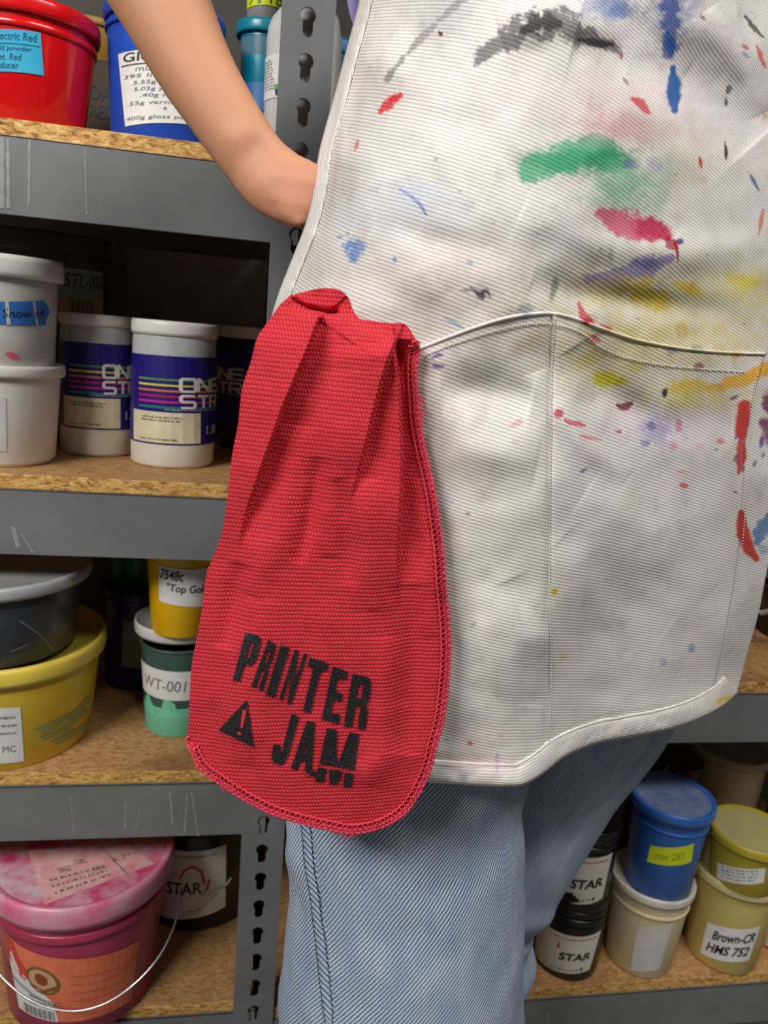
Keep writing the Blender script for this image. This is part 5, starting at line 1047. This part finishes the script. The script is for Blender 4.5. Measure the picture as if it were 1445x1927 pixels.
o = mesh_obj('cloth', WT - tw0, grid_faces(NTU, NTV).tolist(), m_knit, towel, uv=np.stack([(WT[:, 0] * .97 - WT[:, 1] * .2), WT[:, 2]], 1)); md = o.modifiers.new('thickness', 'SOLIDIFY'); md.thickness = .0022; md.offset = 1
tcloth = o
# tucked end behind the apron edge
tp = lambda px, py, e=0.0: at(px, py, float(towel_Y(np.array([[px, py]]))[0]) - e)
# overlocked edge: zigzag thread along the right side and the bottom
E_ = np.concatenate([poly_at(T_R, np.linspace(0, 1, 500)), poly_at(T_B, np.linspace(0, 1, 320))[::-1][1:]])
L_ = np.r_[0, np.cumsum(np.linalg.norm(np.diff(E_, axis=0), axis=1))]
def edge(s_): return np.array([np.interp(s_, L_, E_[:, 0]), np.interp(s_, L_, E_[:, 1])])
def edge_n(s_): t = edge(s_ + 8) - edge(s_ - 8); t /= np.linalg.norm(t); return np.array([-t[1], t[0]])      # inward
zz = []; s_ = 12.; k = 0
while s_ < L_[-1] - 12:
    w_in = 15 + random.uniform(-2, 2); p = edge(s_); n_ = edge_n(s_); zz.append(p + n_ * (-1.5 if k % 2 else w_in)); s_ += random.uniform(4.0, 6.2); k += 1
zz = np.array(zz); 
def thread(name, pts, rad, off=.0012, mat=None, kind=True):
    W = np.array([tp(p[0], p[1], off) for p in pts]) - tw0; o = tube(name, W, rad, mat or m_thread, towel, 5)
    if kind: o['kind'] = 'stuff'
    return o
def edge_tp(pts, off): 
    q = np.array(pts, float); return np.array([tp(p[0], p[1], off) for p in q])
thread('overlock_stitching', zz, .00062, .0011)['label'] = 'pink overlock stitching along the edge'
ed = np.array([edge(s_) + edge_n(s_) * (15.5 + 1.5 * math.sin(s_ * .6)) for s_ in np.arange(10, L_[-1] - 10, 4.)]); thread('edge_chain_stitch', ed, .00055, .0012)
ed = np.array([edge(s_) + edge_n(s_) * (.5 + 1.6 * math.sin(s_ * .55)) for s_ in np.arange(4, L_[-1] - 4, 3.)]); thread('edge_roll', ed, .0011, .0004)
ed = np.array([edge(s_) + edge_n(s_) * (6 + 2.5 * math.sin(s_ * .9)) for s_ in np.arange(4, L_[-1] - 4, 3.)]); thread('edge_roll', ed, .0008, .0006)
# loose threads
rng = np.random.default_rng(3)
for (x, y, n_, ln) in ((661, 1569, 9, 20), (646, 1566, 4, 12), (520, 1535, 5, 14), (456, 1503, 4, 12), (425, 1482, 6, 16), (400, 1466, 4, 12), (570, 1550, 3, 10), (738, 1547, 2, 8), (376, 1446, 3, 9), (354, 1392, 3, 8)):
    for k in range(n_):
        a = rng.uniform(.9, 2.2); l = ln * rng.uniform(.4, 1.2); x0 = x + rng.uniform(-12, 12); q = [(x0, y - 6)]
        for j in range(4): a += rng.uniform(-.6, .6); q.append((q[-1][0] + math.cos(a) * l / 4, q[-1][1] + math.sin(a) * l / 4))
        W = np.array([at(p[0], p[1], float(towel_Y(np.array([[p[0], min(p[1], y)]]))[0]) - .0008) for p in q]) - tw0; tube('loose_thread', W, .00038, m_thread, towel, 4)
for pts in ([(784, 742), (792, 748), (800, 762), (799, 778), (793, 784), (790, 772), (795, 758), (788, 750)], [(788, 770), (796, 782), (794, 800), (790, 808)], [(782, 640), (790, 645), (786, 655)]):
    C_ = poly_at(pts, np.linspace(0, 1, 26)); W = np.array([at(p[0], p[1], float(towel_Y(np.array([[785, p[1]]]))[0]) - .001) for p in C_]) - tw0; tube('loose_thread', W, .0004, m_thread, towel, 4)
# ---- the print
m_print, nt, b = newmat('black_plastisol_print'); n1 = noise(nt, 900, 3, .6); nt.links.new(ramp(nt, n1, [(.4, (24, 23, 25)), (.62, (38, 37, 39)), (.8, (92, 86, 84))]), b.inputs['Base Color']); b.inputs['Roughness'].default_value = .38; bump(nt, b, n1, .7, .001)
def R_(x0, y0, x1, y1): return [(x0, y0), (x1, y0), (x1, y1), (x0, y1)]
GL = {'I': [R_(0, 0, 1, 1)], 'T': [R_(0, .83, 1, 1), R_(.31, 0, .69, .84)], 'E': [R_(0, 0, .45, 1), R_(.4, .83, 1, 1), R_(.4, .42, .92, .57), R_(.4, 0, 1, .17)],
      'N': [R_(0, 0, .28, 1), R_(.72, 0, 1, 1), [(.0, 1), (.30, 1), (1, 0), (.70, 0)]],
      'M': [R_(0, 0, .24, 1), R_(.76, 0, 1, 1), [(.0, 1), (.30, 1), (.60, 0), (.40, 0)], [(.70, 1), (1, 1), (.60, 0), (.40, 0)]],
      'A': [[(0, 0), (.33, 0), (.62, 1), (.30, 1)], [(.38, 1), (.70, 1), (1, 0), (.67, 0)], R_(.26, .20, .74, .36)],
      'J': [R_(.56, .22, 1, 1), [(0, .36), (.40, .36), (.44, .22), (.0, .18)], [(.0, .20), (.12, .05), (.30, .0), (.44, .22)], [(.28, .0), (.75, .0), (.60, .24), (.40, .22)], [(.70, .0), (.90, .06), (1, .24), (.56, .24)]],
      'P': [R_(0, 0, .42, 1), [(.4, .84), (.4, 1), (.78, 1), (.93, .93), (.64, .84)], [(.58, .84), (.93, .93), (1, .82), (1, .54), (.93, .44), (.58, .52)], [(.4, .52), (.62, .52), (.93, .44), (.78, .37), (.4, .37)]]}
GL['R'] = [R_(0, 0, .38, 1), [(.36, .84), (.36, 1), (.78, 1), (.93, .93), (.62, .84)], [(.60, .84), (.93, .93), (.98, .82), (.98, .60), (.90, .50), (.60, .56)], [(.36, .56), (.62, .56), (.90, .50), (.80, .42), (.36, .42)], [(.60, .50), (.88, .48), (.98, .36), (1, 0), (.64, 0), (.62, .36)]]
def cc(*p): return [(340 + a / 2.676, 1040 + b__ / 2.676) for a, b__ in p]
def bil(q, u, v): q = [np.array(p) for p in q]; return (1 - v) * ((1 - u) * q[3] + u * q[2]) + v * ((1 - u) * q[0] + u * q[1])   # q: tl tr br bl
letters = [('P', cc((318, 398), (422, 428), (352, 664), (254, 640))), ('R', cc((436, 438), (490, 466), (418, 704), (350, 670))), ('I', cc((500, 464), (552, 480), (478, 730), (424, 714))),
           ('N', cc((568, 484), (644, 515), (560, 770), (490, 735))), ('T', cc((640, 524), (754, 560), (690, 822), (578, 782))), ('E', cc((760, 570), (848, 602), (806, 866), (702, 834))), ('R', cc((856, 606), (976, 636), (940, 894), (812, 870))),
           ('J', cc((500, 802), (604, 826), (534, 1078), (440, 1050))), ('A', cc((596, 838), (716, 862), (668, 1112), (546, 1084)))]
def pmap(px, py, e=.0011): return tp(px, py, e)
def glyph(ch, q, sub=(5, 8), mat=None, name='printed_letter', vr=(0, 1), e=.0011):
    parts = [(np.array(p, float), [list(range(len(p)))]) for p in GL[ch]]; V, Fc = merge(parts)
    if vr != (0, 1):
        bm = bmesh.new(); bv = [bm.verts.new((v[0], v[1], 0)) for v in V]
        for f__ in Fc: bm.faces.new([bv[i] for i in f__])
        for co, no in ((vr[0], -1), (vr[1], 1)): bmesh.ops.bisect_plane(bm, geom=bm.verts[:] + bm.edges[:] + bm.faces[:], plane_co=(0, co, 0), plane_no=(0, no, 0), clear_outer=True)
        bm.verts.index_update(); V = np.array([v.co[:2] for v in bm.verts]); Fc = [[v.index for v in f__.verts] for f__ in bm.faces]; bm.free()
    return decal(name, (V, Fc), lambda u, v: pmap(*bil(q, .08 + .84 * u, v), e), mat or m_print, tcloth, tw0, *sub)
tcloth['label'] = 'red knit cloth'
for ch, q in letters: glyph(ch, q)
qm = cc((722, 880), (914, 916), (882, 1182), (664, 1140))
glyph('M', qm, vr=(.31, 1)); glyph('M', [(x - 1.5, y + 2.5) for x, y in qm], vr=(0, .27))
decal('printed_letter', (np.array([(0, .4), (.35, 1), (1, .95), (.92, 0)]), [[0, 1, 2, 3]]), lambda u, v: pmap(*bil(cc((632, 1098), (712, 1102), (704, 1138), (640, 1128)), u, v)), m_print, tcloth, tw0, 3, 2)
tri = cc((332, 740), (368, 982), (190, 894))
decal('printed_warning_triangle', (np.array([(0, 0), (1, 0), (0, 1)], float), [[0, 1, 2]]), lambda u, v: pmap(*(np.array(tri[2]) * (1 - u - v) + np.array(tri[1]) * u + np.array(tri[0]) * v)), m_print, tcloth, tw0, 8, 8)
m_redflat = plastic('red_cotton_gap', (206, 44, 56), .9)
decal('exclamation_mark', rect(0, 0, 1, 1), lambda u, v: pmap(*bil(cc((312, 790), (332, 796), (312, 884), (300, 880)), u, v), .0015), m_redflat, tcloth, tw0, 2, 4)
decal('exclamation_mark', ell(.5, .5, .5, .5), lambda u, v: pmap(*bil(cc((286, 900), (306, 902), (304, 922), (284, 920)), u, v), .0015), m_redflat, tcloth, tw0, 2, 2)
